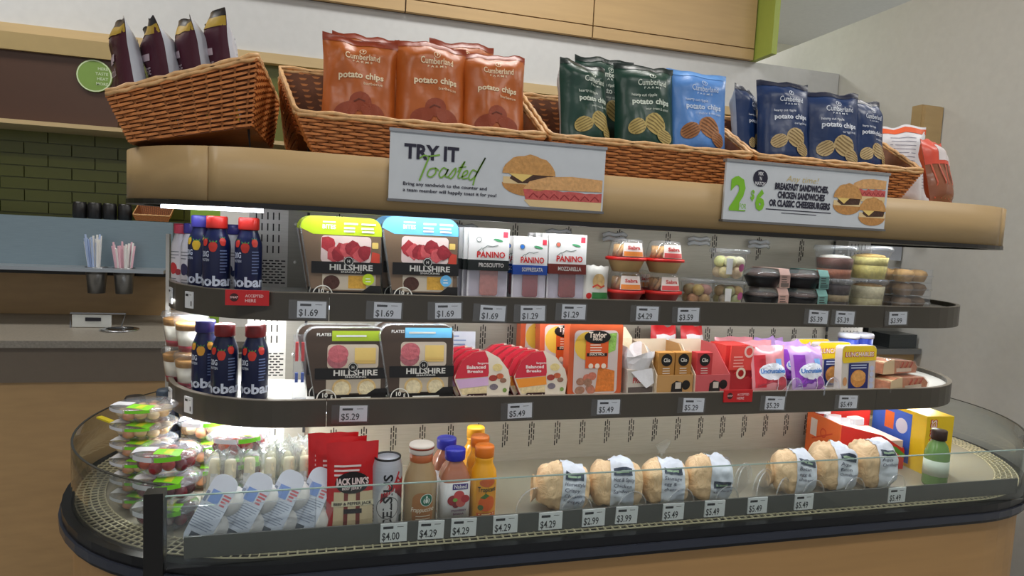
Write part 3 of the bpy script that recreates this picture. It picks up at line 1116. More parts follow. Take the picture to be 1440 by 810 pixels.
def chip_bag(kind, label, loc, rz=0.0, rx=-0.18, w=0.16, h=0.21, T=0.032, seed=1, flop=0.0, wave=0.0, ry=0.0, group=None, name='chip_bag'):
    K = BAGS[kind]
    t = thing(name, label, 'chip bag', loc, rz, group, rx, ry)
    S, B = bag_geo(w, h, T, seed, flop, wave)
    m = MB()
    m.grid(lambda a, b_: S((a * 2 - 1) * w / 2, b_ * h, 0), 22, 26)
    m.build('front', mat(*K['c'], 0.36, kind='foil'), t, True)
    m = MB()
    m.grid(lambda a, b_: B((1 - a * 2) * w / 2, b_ * h, 0), 22, 26)
    m.build('back', mat(*K['back'], 0.4, kind='foil'), t, True)
    m = MB()
    m.rect(S, -w / 2, h * 0.93, w / 2, h, 0.0012, 12)
    m.build('top_seal', mat(*K['top'], 0.35, kind='foil'), t, True)
    s = w / 0.16
    ink = mat(*K['ink'], 0.5)
    if kind == 'maroon':
        MB().rect(S, -w / 2, h * 0.86, w / 2, h * 0.935, 0.0014, 12).build('gold_band', mat(190, 156, 52, 0.4, kind='foil'), t, True)
        MB().rect(S, -w / 2, h * 0.02, w / 2, h * 0.24, 0.0012, 12).build('gold_base', mat(190, 156, 60, 0.4, kind='foil'), t, True)
        b_ = MB()
        b_.text(S, 'HOUSE', 0.0, h * 0.52, 0.013, 'C', 0.01, d=0.0016)
        b_.rect(S, -0.03, h * .64, 0.03, h * .70, 0.0016, 4)
        b_.rect(S, -0.02, h * .40, 0.025, h * .415, 0.0016, 4)
        b_.build('lettering', ink, t)
        MB().lines(B, -w * .3, w * .3, h * .84, 12, h * .045, 0.0016, 0.0014, seed).build('back_print', mat(110, 105, 120, 0.6), t)
        return t
    if kind == 'white':
        MB().rect(S, -w * .35, h * .3, w * .35, h * .7, 0.0014, 8).build('picture', mat(214, 170, 110, 0.5), t)
        MB().lines(B, -w * .3, w * .3, h * .84, 12, h * .045, 0.0016, 0.0014, seed).build('back_print', mat(120, 120, 140, 0.6), t)
        MB().rect(B, -w * .5, h * .90, w * .5, h * .97, 0.0014, 10).build('orange_band', mat(226, 96, 50, 0.5), t)
        return t
    b_ = MB()
    b_.text(S, 'Cumberland', 0.006 * s, h * .735, 0.0135 * s, 'C', 0.012, d=0.0016, fit=0.074 * s)
    b_.text(S, 'F A R M S', 0.006 * s, h * .70, 0.0045 * s, 'C', 0.01, d=0.0016, fit=0.042 * s)
    b_.ring(S, 0.006 * s, h * .835, 0.0075 * s, 0.0014, 0.0016, 16)
    b_.shape(S, [(0.006 * s, h * .815), (0.009 * s, h * .845), (0.005 * s, h * .855)], 0.0016)
    if K['ripple']:
        b_.text(S, K['ripple'], -0.046 * s, h * .625, 0.0068 * s, 'L', 0.01, d=0.0016, fit=0.062 * s)
    b_.text(S, 'potato chips', 0.004 * s, h * .545, 0.0125 * s, 'C', 0.03, d=0.0016, fit=0.098 * s)
    b_.text(S, K['flav'], 0.052 * s, h * .485, 0.0062 * s, 'R', 0.0, d=0.0016, fit=(0.042 if len(K['flav']) < 10 else 0.062) * s)
    b_.build('lettering', ink, t)
    cb, rb = MB(), MB()
    if kind == 'bbq':
        cb.ell(S, 0.004, h * .31, 0.024 * s, 0.021 * s, 0.0014, 16)
        cb.ell(S, -0.026 * s, h * .22, 0.026 * s, 0.017 * s, 0.0020, 16, .3)
        cb.ell(S, 0.030 * s, h * .22, 0.026 * s, 0.017 * s, 0.0020, 16, -.3)
        rb.stroke(S, [(-0.01, h * .30), (0.0, h * .33), (0.014, h * .31)], 0.003, 0.0026)
    else:
        ridge_chip(cb, rb, S, 0.016 * s, h * .34, 0.030 * s, 0.026 * s, -.5, 0.0014)
        ridge_chip(cb, rb, S, -0.034 * s, h * .30, 0.024 * s, 0.019 * s, .5, 0.0020)
        ridge_chip(cb, rb, S, 0.040 * s, h * .22, 0.022 * s, 0.018 * s, -.3, 0.0024)
    k = K['chip']
    cb.build('chip_picture', mat(*k, 0.55), t)
    rb.build('chip_ridges', mat(int(k[0] * .72), int(k[1] * .68), int(k[2] * .6), 0.6), t)
    if kind == 'green':
        MB().lines(B, -w * .35, w * .3, h * .84, 13, h * .045, 0.0016, 0.0014, seed).build('back_print', mat(120, 120, 130, 0.6), t)
    return t


GO = 'orange barbecue chip bags'
chip_bag('bbq', 'orange barbecue chip bag with a creased top at the basket end by the maroon bags', (0.352, 0.165, 1.492), -0.05, -0.14, 0.158, 0.210, seed=3, flop=0.12, wave=0.008, T=.036)
chip_bag('bbq', 'orange barbecue chip bag standing upright in the middle of its basket', (0.507, 0.165, 1.492), 0.06, -0.14, 0.16, 0.222, seed=5, wave=0.006, T=.036)
chip_bag('bbq', 'orange barbecue chip bag leaning back beside the green chip basket', (0.648, 0.165, 1.49), -0.02, -0.2, 0.152, 0.222, seed=9, T=.036)
chip_bag('bbq', 'orange barbecue chip bag tucked behind, only its bright top seal showing', (0.592, 0.265, 1.545), 0.1, -0.1, 0.16, 0.205, seed=13, T=.026)
chip_bag('bbq', 'orange barbecue chip bag behind the creased one, its pink top edge showing', (0.368, 0.255, 1.535), 0.05, -0.1, 0.15, 0.2, seed=17, T=.026)
chip_bag('green', 'dark green chip bag turned to show its grey back panel', (0.872, 0.165, 1.49), 0.34, -0.14, 0.145, 0.225, seed=21, T=.040, wave=.008)
chip_bag('green', 'dark green chip bag standing next to the pale blue bag', (1.022, 0.160, 1.495), -0.02, -0.16, 0.158, 0.232, seed=25, T=.036)
chip_bag('green', 'dark green chip bag standing behind the other two, its dark top showing', (0.962, 0.265, 1.545), 0.1, -0.12, 0.17, 0.215, seed=29, T=.026)
chip_bag('sky', 'pale blue cheddar chip bag in front, beside the dark green bags', (1.166, 0.165, 1.50), -0.06, -0.14, 0.162, 0.230, seed=33, T=.036)
chip_bag('sky', 'pale blue chip bag standing behind, mostly hidden by the green bags', (1.125, 0.262, 1.53), 0.1, -0.1, 0.15, 0.195, seed=37, T=.026)
chip_bag('navy', 'navy chip bag turned sideways next to the pale blue bag', (1.345, 0.215, 1.50), 0.6, -0.12, 0.112, 0.215, seed=41, T=.030)
chip_bag('navy', 'navy original chip bag at the basket end by the sideways bag', (1.414, 0.160, 1.495), -0.10, -0.15, 0.146, 0.236, seed=45, T=.034)
chip_bag('navy', 'navy original chip bag in the middle of its basket, facing straight out', (1.562, 0.160, 1.49), -0.12, -0.15, 0.166, 0.230, seed=49, T=.034)
chip_bag('navy', 'navy original chip bag nearest the white and orange bags', (1.684, 0.172, 1.49), 0.12, -0.15, 0.138, 0.222, seed=53, T=.034)
chip_bag('navy', 'navy chip bag standing behind the others, its dark top edge showing', (1.500, 0.262, 1.535), 0.2, -0.1, 0.16, 0.20, seed=57, T=.024)
# maroon bags seen from the side on the rounded end
for k, (x, y, z, l) in enumerate(((-0.072, 0.20, 1.463, 'maroon gold-banded snack bag at the low lip of the tilted basket'),
                                  (-0.012, 0.205, 1.472, 'maroon gold-banded snack bag with a flopped gold top, second from the low lip'),
                                  (0.044, 0.205, 1.484, 'maroon gold-banded snack bag third from the low lip of the tilted basket'),
                                  (0.096, 0.205, 1.496, 'maroon gold-banded snack bag farthest up the tilted basket'))):
    chip_bag('maroon', l, (x, y, z), R(-72 + 2 * k), 0.16, 0.125, 0.215, 0.0275, seed=61 + k * 4, flop=0.1 if k == 1 else 0.03, wave=0.006, name='snack_bag')
# right end: white and orange bags, clear candy bags
chip_bag('white', 'white and orange chip bag lying back next to the navy bags', (1.985, 0.36, 1.437), 2.6, 0.12, 0.15, 0.262, seed=81, T=.03)
chip_bag('white', 'white and orange chip bag behind, with its corner turned up', (2.08, 0.40, 1.437), 2.4, 0.15, 0.13, 0.21, seed=85, T=.028)
ORG = mat(214, 92, 60, 0.4, kind='foil')
for k, (x, y, z, rz_, l) in enumerate(((1.828, 0.062, 1.436, 0.25, 'red and clear snack bag leaning by the basket corner'),
                                       (1.912, 0.125, 1.436, 0.35, 'red and clear snack bag second from the basket corner'),
                                       (1.985, 0.195, 1.436, 0.5, 'red and clear snack bag farthest from the basket corner'))):
    t = thing('candy_bag', l, 'snack bag', (x, y, z), rz_, 'red and clear snack bags', -0.25)
    S, B = bag_geo(0.10, 0.17, 0.024, 91 + k)
    MB().grid(lambda a, b_: S((a * 2 - 1) * .05, b_ * .17, 0), 12, 16).build('front', mat(150, 92, 66, 0.25, kind='foil'), t, True)
    MB().grid(lambda a, b_: B((1 - a * 2) * .05, b_ * .17, 0), 12, 16).build('back', ORG, t, True)
    MB().rect(S, -.05, .10, .05, .17, 0.0012, 10).build('red_top', mat(226, 84, 62, 0.35, kind='foil'), t, True)
    b_ = MB()
    for i in range(5):
        b_.stroke(S, [(-.04 + .02 * i, .01), (-.036 + .02 * i, .05), (-.042 + .02 * i, .10)], 0.004, 0.0016)
    b_.build('stripes', mat(205, 90, 64, 0.4), t)
    MB().rect(S, -.02, .11, .035, .15, 0.0018, 6).build('white_label', mat(225, 215, 215, 0.5), t)

# ================================================================ products on the shelves
Z1, Z2 = ZC - 0.012, ZE - 0.012
YB = 'drinkable yogurt bottles'


def yogurt(label, loc, capc, body=(20, 28, 68), ang=0.0, fruit=(200, 52, 40), h=0.158, r=0.0265, white=False):
    t = thing('yogurt_bottle', label, 'bottle', loc, ang)
    pr_ = [(r * .9, 0), (r, .006), (r, .098), (r * .96, .108), (r * .80, .120), (r * .66, .130), (r * .66, .137)]
    k = h / 0.158
    pr_ = [(a, b * k) for a, b in pr_]
    MB().lathe(pr_, 28).build('body', mat(*body, 0.3), t, True)
    c = [(r * .74, .133 * k), (r * .77, .135 * k), (r * .77, .155 * k), (r * .72, .158 * k), (0, .158 * k)]
    cp = MB().lathe(c, 24).build('cap', mat(*capc, 0.35), t, True)
    f = prof_fn(pr_)
    S = cyl(f, 0.0, r)
    if white:
        MB().ell(S, -0.002, 0.045 * k, 0.010, 0.013).build('fruit_picture', mat(*fruit, 0.5), t)
        MB().ell(S, 0.010, 0.036 * k, 0.006, 0.007).build('fruit_picture', mat(int(fruit[0] * .8), fruit[1], fruit[2], 0.5), t)
        b = MB().lines(S, -0.012, 0.012, 0.088 * k, 3, 0.007, 0.0018, 0.0009, 2)
        b.lines(S, -0.010, 0.012, 0.020 * k, 2, 0.006, 0.0016, 0.0009, 3)
        b.build('lettering', mat(120, 120, 130, 0.5), t)
        return t
    b = MB()
    b.text(S, 'Chobani', -0.006, 0.018 * k, 0.019, 'C', 0.035, fit=0.108, d=0.0008)
    b.text(S, '20G', -0.019, 0.076 * k, 0.011, 'C', 0.02, fit=0.017, d=0.0008)
    b.text(S, 'PROTEIN', -0.019, 0.067 * k, 0.005, 'C', 0.01, fit=0.018, d=0.0008)
    b.build('lettering', mat(205, 212, 228, 0.5), t)
    MB().lines(S, 0.010, 0.026, 0.090 * k, 8, 0.0062, 0.0024, 0.0008, 5).build('small_print', mat(110, 125, 165, 0.5), t)
    for (u, v, s) in ((-0.003, 0.098, 1.0), (0.016, 0.108, .8), (-0.020, 0.106, .75)):
        MB().shape(S, [(u + s * 0.0085 * cos(a), (v + s * (0.009 * sin(a) - (0.003 if sin(a) < -.5 else 0))) * k) for a in [2 * PI * i / 14 for i in range(14)]], 0.0009).build('fruit_picture', mat(*fruit, 0.45), t)
        b = MB()
        for dx in (-.005, 0, .005):
            b.shape(S, [(u - s * .002 + dx * s, (v + s * .0075) * k), (u + s * .002 + dx * s, (v + s * .0075) * k), (u + dx * 1.5 * s, (v + s * .012) * k)], 0.0012)
        b.build('leaf_picture', mat(60, 130, 50, 0.5), t)
    return t


CR, CPu = (190, 42, 34), (62, 58, 140)
yogurt('navy yogurt bottle with bright red cap above the red shelf tag', (0.140, 0.150, Z1), CR, ang=-0.02)
yogurt('navy yogurt bottle with bright red cap on the upper shelf curve beside a purple cap', (0.078, 0.160, Z1), CR, ang=0.0)
yogurt('navy yogurt bottle with purple cap on the upper shelf', (0.040, 0.212, Z1), CPu, ang=-0.1, fruit=(210, 170, 40))
yogurt('white yogurt bottle with purple cap and dark berries on the upper shelf', (0.009, 0.275, Z1), CPu, (226, 222, 228), -0.5, (52, 48, 86), 0.140, 0.022, True)
yogurt('white yogurt bottle with pink cap and red fruit on the upper shelf', (-0.020, 0.315, Z1), (224, 70, 96), (228, 222, 226), -0.6, (198, 50, 56), 0.138, 0.021, True)
yogurt('white yogurt bottle with purple cap standing behind the red-capped bottles', (0.090, 0.300, Z1), CPu, (226, 224, 230), -0.3, (60, 60, 100), 0.142, 0.021, True)
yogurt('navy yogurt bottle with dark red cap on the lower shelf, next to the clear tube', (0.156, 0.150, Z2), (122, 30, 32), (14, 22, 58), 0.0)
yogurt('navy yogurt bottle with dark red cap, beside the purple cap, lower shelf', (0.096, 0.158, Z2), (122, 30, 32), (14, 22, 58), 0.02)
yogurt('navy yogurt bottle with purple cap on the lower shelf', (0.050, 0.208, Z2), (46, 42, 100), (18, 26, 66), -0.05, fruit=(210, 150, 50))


def parfait(label, loc):
    t = thing('parfait_cup', label, 'cup', loc)
    MB().lathe([(0.024, 0.001), (0.031, 0.048)], 24).build('yogurt', mat(236, 230, 214, 0.5), t, True)
    MB().lathe([(0.0245, 0.001), (0.027, 0.014)], 24).build('fruit_layer', mat(150, 40, 60, 0.5), t, True)
    MB().lathe([(0.0305, 0.048), (0.033, 0.062), (0.030, 0.064)], 20).build('granola', mat(176, 128, 66, 0.7, kind='food'), t, True)
    MB().lathe([(0.025, 0), (0.034, 0.066), (0.036, 0.068), (0.036, 0.072), (0.033, 0.079), (0.0, 0.081)], 24).build('clear_shell', CUP, t, True)
    return t


p = parfait('layered yogurt parfait cup at the bottom of the stack on the lower shelf curve', (0.012, 0.262, Z2))
dup(p, (0.012, 0.262, Z2 + 0.0815), label='layered yogurt parfait cup on top of another on the lower shelf curve')
dup(p, (-0.028, 0.33, Z2), label='layered yogurt parfait cup behind the stack on the lower shelf curve')
dup(p, (-0.028, 0.33, Z2 + 0.0815), label='layered yogurt parfait cup behind the stack, upper one')


# ---- meat snack trays
def rtop(w, h, r, y0=0.0):
    return [(-w / 2, y0), (w / 2, y0)] + [(w / 2 - r + r * cos(a), h - r + r * sin(a)) for a in [PI / 2 * i / 5 for i in range(6)]] + [(-w / 2 + r * cos(a), h - r + r * sin(a)) for a in [PI / 2 + PI / 2 * i / 5 for i in range(6)]]


def meat_tray(label, loc, top, plates=False, rz=0.0, w=0.142, h=0.168, bright=1.0):
    t = thing('snack_tray', label, 'snack tray', loc, rz, None, -0.06)
    MB().prism(rtop(w, h, 0.026), XZ, 0.0, 0.034).build('tray_body', clear(0.1, 0.55, (245, 245, 240)), t, True)
    S = plane((0, -0.0005, 0))
    MB().prism(rtop(w - .004, h - .002, 0.024), XZ, -0.0015, 0.0).build('film', mat(120, 98, 78, 0.3) if not plates else mat(74, 60, 50, 0.3), t)
    topm = mat(*top, 0.35)
    z0 = h - 0.038
    if not plates:
        pts = [(-w / 2 + .001, z0), (w / 2 - .001, z0)] + [p for p in rtop(w - .002, h, 0.026) if p[1] > z0]
        MB().prism(pts, XZ, -0.0022, 0.026).build('top_band', topm, t)
    else:
        MB().rect(S, -w * .28, h - .030, w * .46, h - .008, 0.0012).build('top_band', topm, t)
    pic = (228, 205, 200) if not plates else (205, 190, 170)
    MB().shape(S, rrect(w * .72, h * .33, .008, -w * .02 if not plates else w * .02, h * .60), 0.0014).build('window', mat(*pic, 0.3), t)
    q = random.Random(int(loc[0] * 1000))
    if not plates:
        reds = ((176, 52, 60), (206, 88, 92), (150, 40, 50))
        for i in range(9):
            cu = -w * .28 + w * .57 * (i + .3) / 9 + q.uniform(-.004, .004)
            cv = h * (.53 + .08 * q.random()) + (0.012 if i in (0, 5) else 0)
            MB().shape(S, [(cu + .016 * cos(a) * q.uniform(.7, 1.25), cv + .016 * sin(a) * q.uniform(.7, 1.25)) for a in [2 * PI * j / 8 for j in range(8)]], 0.0017 + i * .00012).build('salami_picture', mat(*reds[i % 3], 0.45, kind='food'), t)
        MB().shape(S, rrect(.013, .013, .002, w * .40, h * .66), 0.002).build('cheese_picture', mat(232, 200, 110, 0.5), t)
        MB().shape(S, [(w * .34, h * .45), (w * .47, h * .44), (w * .47, h * .56), (w * .36, h * .58)], 0.002).build('salami_picture', mat(206, 70, 50, 0.5), t)
    else:
        for i, (cu, cv) in enumerate(((-w * .20, h * .56), (-w * .19, h * .64))):
            MB().ell(S, cu, cv, .021, .019, 0.0018 + i * .0003).build('salami_picture', mat(196 - 20 * (1 - i), 104, 112, 0.5, kind='food'), t)
        MB().rect(S, w * .04, h * .50, w * .34, h * .72, 0.0018).build('cheese_picture', mat(228, 196, 116, 0.45), t)
        b = MB()
        for i in range(3):
            b.rect(S, w * .04, h * (.505 + .02 * i), w * .34, h * (.51 + .02 * i), 0.0021)
        b.build('slice_lines', mat(190, 150, 80, 0.5), t)
    # black name band
    DKB = mat(20, 18, 18, 0.35)
    MB().box(-w / 2 - .001, w / 2 + .001, -0.0035, 0.02, h * .30, h * .445).build('name_band', DKB, t)
    S2 = plane((0, -0.0036, 0))
    e = MB().ell(S2, w * .02, h * .455, .0105, d=.0006)
    e.build('emblem', DKB, t)
    b = MB()
    b.ring(S2, w * .02, h * .455, .0095, .0012, .0009)
    b.text(S2, 'H', w * .02, h * .438, .006, 'C', .02, d=.0010)
    b.text(S2, 'HILLSHIRE', w * .06, h * .345, .0115, 'C', .03, fit=w * .62, d=.0006)
    b.text(S2, 'SNACKING', w * .06, h * .312, .0036, 'C', .02, fit=w * .3, d=.0006)
    b.build('lettering', mat(214, 212, 205, 0.5), t)
    # lower window and black base
    MB().rect(S, -w * .35, h * .10, w * .42, h * .29, 0.0014).build('window', mat(190, 178, 160, 0.3), t)
    if not plates:
        MB().ell(S, -w * .22, h * .19, .017, .015, .0018).build('fruit_picture', mat(70, 36, 26, 0.5, kind='food'), t)
        MB().rect(S, w * .02, h * .12, w * .28, h * .28, .0018).build('cheese_picture', mat(206, 158, 60, 0.5, kind='food'), t)
        e = MB().ell(S, w * .31, h * .235, .0125, d=.0042)
        e.build('roundel', topm, t)
        MB().lines(S, w * .27, w * .36, h * .25, 2, .006, .0018, .0046, 3).build('roundel_print', WHITE, t)
    else:
        for cu in (-w * .13, w * .22):
            MB().ell(S, cu, h * .17, .020, .020, .0018).build('cracker_picture', mat(222, 190, 130, 0.5, kind='food'), t)
            MB().ell(S, cu, h * .165, .016, .016, .0021).build('cracker_picture', mat(232, 214, 176, 0.5, kind='food'), t)
    MB().shape(S, [(-w / 2, 0), (w / 2, 0), (w / 2, h * .16), (w * .34, h * .16), (w * .22, h * .085), (-w * .30, h * .085), (-w * .38, h * .11), (-w / 2, h * .11)], 0.003).build('base_band', DKB, t)
    b = MB()
    b.ring(S, -w * .34, h * .035, .0205, .0022, .0036)
    b.text(S, '10', -w * .36, h * .055, .009, 'C', .03, d=.0036)
    b.text(S, 'g', -w * .27, h * .055, .007, 'C', .02, d=.0036)
    b.rect(S, -w * .14, h * .030, w * .28, h * .050, .0036)
    if not plates:
        b.text(S2, 'BITES', -w * .27, h - .026, .0085, 'C', .03, fit=w * .19, d=.0008)
        b.rect(S2, -w * .36, h - .0135, -w * .18, h - .0105, .0008)
        for u0, u1, dz in ((-.06, .14, .012), (.19, .40, .012), (-.06, .10, .021), (.19, .37, .021), (-.06, .1, .028), (.2, .38, .028)):
            b.rect(S2, w * u0, h - dz - .004, w * u1, h - dz, .0008)
    else:
        b.text(S, 'PLATES', -w * .39, h - .019, .006, 'C', .02, fit=w * .2, d=.0016)
        b.rect(S, -w * .22, h - .021, w * .2, h - .017, .0016)
    b.build('print', mat(228, 228, 220, 0.5), t)
    return t


LIME, SKY = (190, 214, 40), (110, 190, 240)
GM = 'boxed meat snack trays'
a = meat_tray('lime-topped meat bites tray in front on the upper shelf', (0.337, 0.122, Z1), LIME, rz=0.03, h=0.170)
dup(a, (0.328, 0.165, Z1), label='lime-topped meat bites tray directly behind the front one on the upper shelf')
a = meat_tray('sky-blue-topped meat bites tray in front on the upper shelf', (0.503, 0.122, Z1), SKY, rz=0.03, h=0.178)
dup(a, (0.487, 0.170, Z1), label='sky-blue-topped meat bites tray behind the front one on the upper shelf')
a = meat_tray('dark-framed meat and cheese plate with lime label on the lower shelf', (0.352, 0.122, Z2), (172, 196, 50), True, 0.03, 0.148, 0.158)
dup(a, (0.335, 0.168, Z2), label='dark-framed meat and cheese plate behind the lime-labelled one on the lower shelf')
a = meat_tray('dark-framed meat and cheese plate with sky blue label on the lower shelf', (0.503, 0.122, Z2), (120, 200, 245), True, 0.03, 0.140, 0.166)
dup(a, (0.492, 0.168, Z2), label='dark-framed meat and cheese plate behind the blue-labelled one on the lower shelf')


# ---- stick pouches
def panino(label, loc, bandc, meat, word, w=0.09, h=0.158, rz=0.03, dot=(250, 250, 250)):
    t = thing('stick_pouch', label, 'pouch', loc, rz, None, -0.05)
    MB().prism(rrect(w, h, .005, 0, h / 2), XZ, 0.0, 0.003).build('card', mat(222, 220, 224, 0.4), t)
    MB().prism(rrect(w * .92, h * .42, .006, 0, h * .24), XZ, -0.008, 0.0).build('clear_pocket', clear(0.08, 0.75, (248, 246, 252)), t)
    MB().prism(rrect(w * .44, h * .56, .006, w * .02, h * .36), XZ, -0.006, -0.0005).build('meat_roll', mat(*meat, 0.4, kind='food'), t)
    S = plane((0, -0.0084, 0))
    MB().box(-w / 2, w / 2, -0.0082, 0.0032, h * .56, h * .995).build('label', mat(236, 234, 232, 0.4), t)
    MB().box(-w / 2 - .0003, w / 2 + .0003, -0.0086, 0.0035, h * .42, h * .565).build('colour_band', mat(*bandc, 0.4), t)
    MB().text(S, 'PANINO', w * .05, h * .60, .0125, 'C', .03, fit=w * .70, d=.0008).build('name', mat(206, 36, 34, 0.5), t)
    b = MB()
    b.stroke(S, [(-w * .16, h * .72), (-w * .05, h * .76), (w * .08, h * .75), (w * .22, h * .77)], .0016, .0006)
    b.stroke(S, [(-w * .28, h * .68), (-w * .18, h * .73), (-w * .14, h * .68)], .0016, .0006)
    b.ring(S, -w * .26, h * .84, .006, .0016, .0008)
    b.build('script', mat(120, 130, 125, 0.5), t)
    MB().ell(S, w * .22, h * .84, .011, .0028, .0006, 12, -.2).build('leaf', mat(80, 160, 110, 0.5), t)
    MB().rect(S, w * .34, h * .88, w * .46, h * .96, .0006).build('corner_mark', mat(226, 60, 80, 0.5), t)
    MB().ell(S, -w * .26, h * .84, .0052, d=.0007).build('dot', mat(*dot, 0.5), t)
    MB().text(S, word, w * .06, h * .47, .0085, 'C', .02, fit=w * (.62), d=.0008).build('flavour', mat(215, 210, 205, 0.5), t)
    MB().rect(S, -w * .15, h * .05, w * .2, h * .075, .0006).build('foot_print', mat(120, 120, 120, 0.5), t)
    return t


a = panino('stick pouch with black prosciutto band, front of its row', (0.640, 0.118, Z1), (22, 28, 26), (186, 112, 96), 'PROSCIUTTO', 0.092, 0.162)
for k in range(3):
    dup(a, (0.632 - 0.008 * k, 0.136 + 0.018 * k, Z1), label='stick pouch with black prosciutto band, %s in its row' % ('second', 'third', 'last')[k])
a = panino('stick pouch with royal blue band, front of its row', (0.736, 0.116, Z1), (24, 70, 160), (146, 52, 58), 'SOPPRESSATA', 0.080, 0.148, dot=(40, 120, 220))
dup(a, (0.716, 0.160, Z1 + 0.0), label='stick pouch with royal blue band, behind the front one')
a = panino('stick pouch with red-brown band, front of its row', (0.825, 0.118, Z1), (112, 36, 26), (140, 30, 22), 'MOZZARELLA', 0.092, 0.158, dot=(220, 110, 90))
for k in range(3):
    dup(a, (0.815 - 0.010 * k, 0.138 + 0.020 * k, Z1), label='stick pouch with red-brown band, %s in its row' % ('second', 'third', 'last')[k])
# small pouch
t = thing('snack_pouch', 'small white snack pouch with green foot and red tomatoes on the upper shelf', 'pouch', (0.900, 0.120, Z1), 0.05, None, -0.05)
S, B = bag_geo(0.066, 0.088, 0.010, 5)
MB().grid(lambda a_, b_: S((a_ * 2 - 1) * .033, b_ * .088, 0), 10, 12).build('front', mat(216, 214, 206, 0.35, kind='foil'), t, True)
MB().grid(lambda a_, b_: B((1 - a_ * 2) * .033, b_ * .088, 0), 10, 12).build('back', mat(210, 212, 214, 0.35, kind='foil'), t, True)
MB().rect(S, -.012, .010, .030, .026, .0012, 8).build('green_label', mat(50, 120, 60, 0.5), t)
MB().ell(S, -.020, .018, .007, d=.0014).build('tomato_picture', mat(196, 36, 34, 0.5), t)
MB().ell(S, .004, .052, .016, .018, .0012).build('food_picture', mat(214, 178, 120, 0.5, kind='food'), t)
MB().stroke(S, [(-.012, .038), (0, .044), (.010, .038), (.020, .042)], .004, .0018).build('script', mat(206, 70, 50, 0.5), t)


# ---- hummus cups
def hummus(label, loc, lab, upper):
    t = thing('hummus_cup', label, 'snack cup', loc, rz=lab[1])
    MB().lathe([(0.032, 0), (0.043, 0.026), (0.045, 0.028)], 28).build('hummus_base', mat(206, 176, 120, 0.5) if upper else mat(150, 40, 34, 0.5), t, True)
    MB().lathe([(0.044, 0.026), (0.0495, 0.0265), (0.0495, 0.033), (0.044, 0.034)], 28).build('red_ring', mat(206, 34, 30, 0.35), t, True)
    b = MB()
    q = random.Random(int(loc[0] * 977))
    for i in range(12):
        a_ = 2 * PI * i / 12
        b.tube([(0.028 * cos(a_), 0.028 * sin(a_), 0.036), (0.026 * cos(a_ + .5), 0.026 * sin(a_ + .5), 0.062)], 0.006, 6)
    b.build('pretzels', mat(214, 168, 104, 0.6, kind='food'), t, True)
    pr2 = [(0.0445, 0.034), (0.042, 0.050), (0.038, 0.070), (0.034, 0.076), (0.0, 0.077)]
    MB().lathe(pr2, 28).build('dome', clear(0.07, 0.8, (252, 250, 246)), t, True)
    S = cyl(prof_fn(pr2), 0, 0.042)
    MB().rect(S, -.024, .036, .028, .068, .0010, 8).build('label', mat(236, 222, 214, 0.45), t)
    MB().rect(S, -.022, .037, .026, .048, .0014, 8).build('label_foot', mat(*lab[0], 0.45), t)
    MB().text(S, 'Sabra', .002, .053, .008, 'C', .03, fit=.032, d=.0016).build('lettering', mat(200, 50, 44, 0.5), t)
    return t


OR_, RD_ = (236, 140, 60), (222, 84, 84)
h1 = hummus('red-ringed hummus and pretzel cup, lower left of the block', (0.983, 0.140, Z1), (OR_, -.1), False)
h2 = hummus('red-ringed hummus and pretzel cup, lower right of the block', (1.083, 0.142, Z1), (RD_, .05), False)
for k, (x, lab, s) in enumerate(((0.983, OR_, 'left'), (1.083, RD_, 'right'))):
    hummus('red-ringed hummus and pretzel cup with tan base, stacked on the %s' % s, (x, 0.141, Z1 + 0.0772), (lab, -.05 + .1 * k), True)
dup(h1, (1.055, 0.238, Z1), label='red-ringed hummus and pretzel cup standing behind the front four', rz=0.3)


# ---- clear cups of bites
def bite_cup(label, loc, r=0.044, h=0.062, colr=(224, 208, 160), n=9, rz=0.0, dot=True):
    t = thing('bite_cup', label, 'snack cup', loc, rz)
    pr2 = [(r * .80, 0), (r * .80, .001), (r * .97, h * .86), (r * 1.0, h * .88)]
    q = random.Random(int(loc[0] * 3000 + loc[2] * 1000))
    lay = [(0, 0)] + [(r * .52, 2 * PI * i / 5) for i in range(5)]
    for j in range(2):
        for i, (rr_, an) in enumerate(lay):
            an += .5 * j
            s = .0155 * r / .044
            MB().sphere((rr_ * cos(an), rr_ * sin(an), .015 * h / .062 + j * h * .34), s, s, s * .95, 8, 6).build('bite', mat(*[max(0, min(255, int(c_ + q.uniform(-26, 12)))) for c_ in colr], 0.7, kind='food'), t, True)
    MB().lathe(pr2, 28).build('clear_cup', CUP, t, True)
    MB().lathe([(r * 1.0, h * .86), (r * 1.10, h * .88), (r * 1.10, h * .94), (r * 1.02, h), (0, h)], 28).build('lid', clear(0.06, 0.8), t, True)
    if dot:
        S = cyl(prof_fn(pr2), 0.0, r)
        MB().ell(S, .012, h * .42, .010, d=.0012).build('sticker', mat(186, 90, 140, 0.5), t)
        MB().rect(S, -.032, h * .2, -.016, h * .7, .0012, 4).build('white_label', mat(228, 228, 226, 0.5), t)
    return t


bite_cup('clear cup of dark and pale cookie bites beside the hummus cups', (1.180, 0.140, Z1), .042, .066, (176, 150, 110), dot=False)
bite_cup('clear cup of coated bites below another bite cup', (1.268, 0.140, Z1), .042, .064, (190, 168, 120))
bite_cup('taller clear cup of cream coated bites stacked on top', (1.264, 0.140, Z1 + 0.0645), .045, .078, (236, 222, 176))


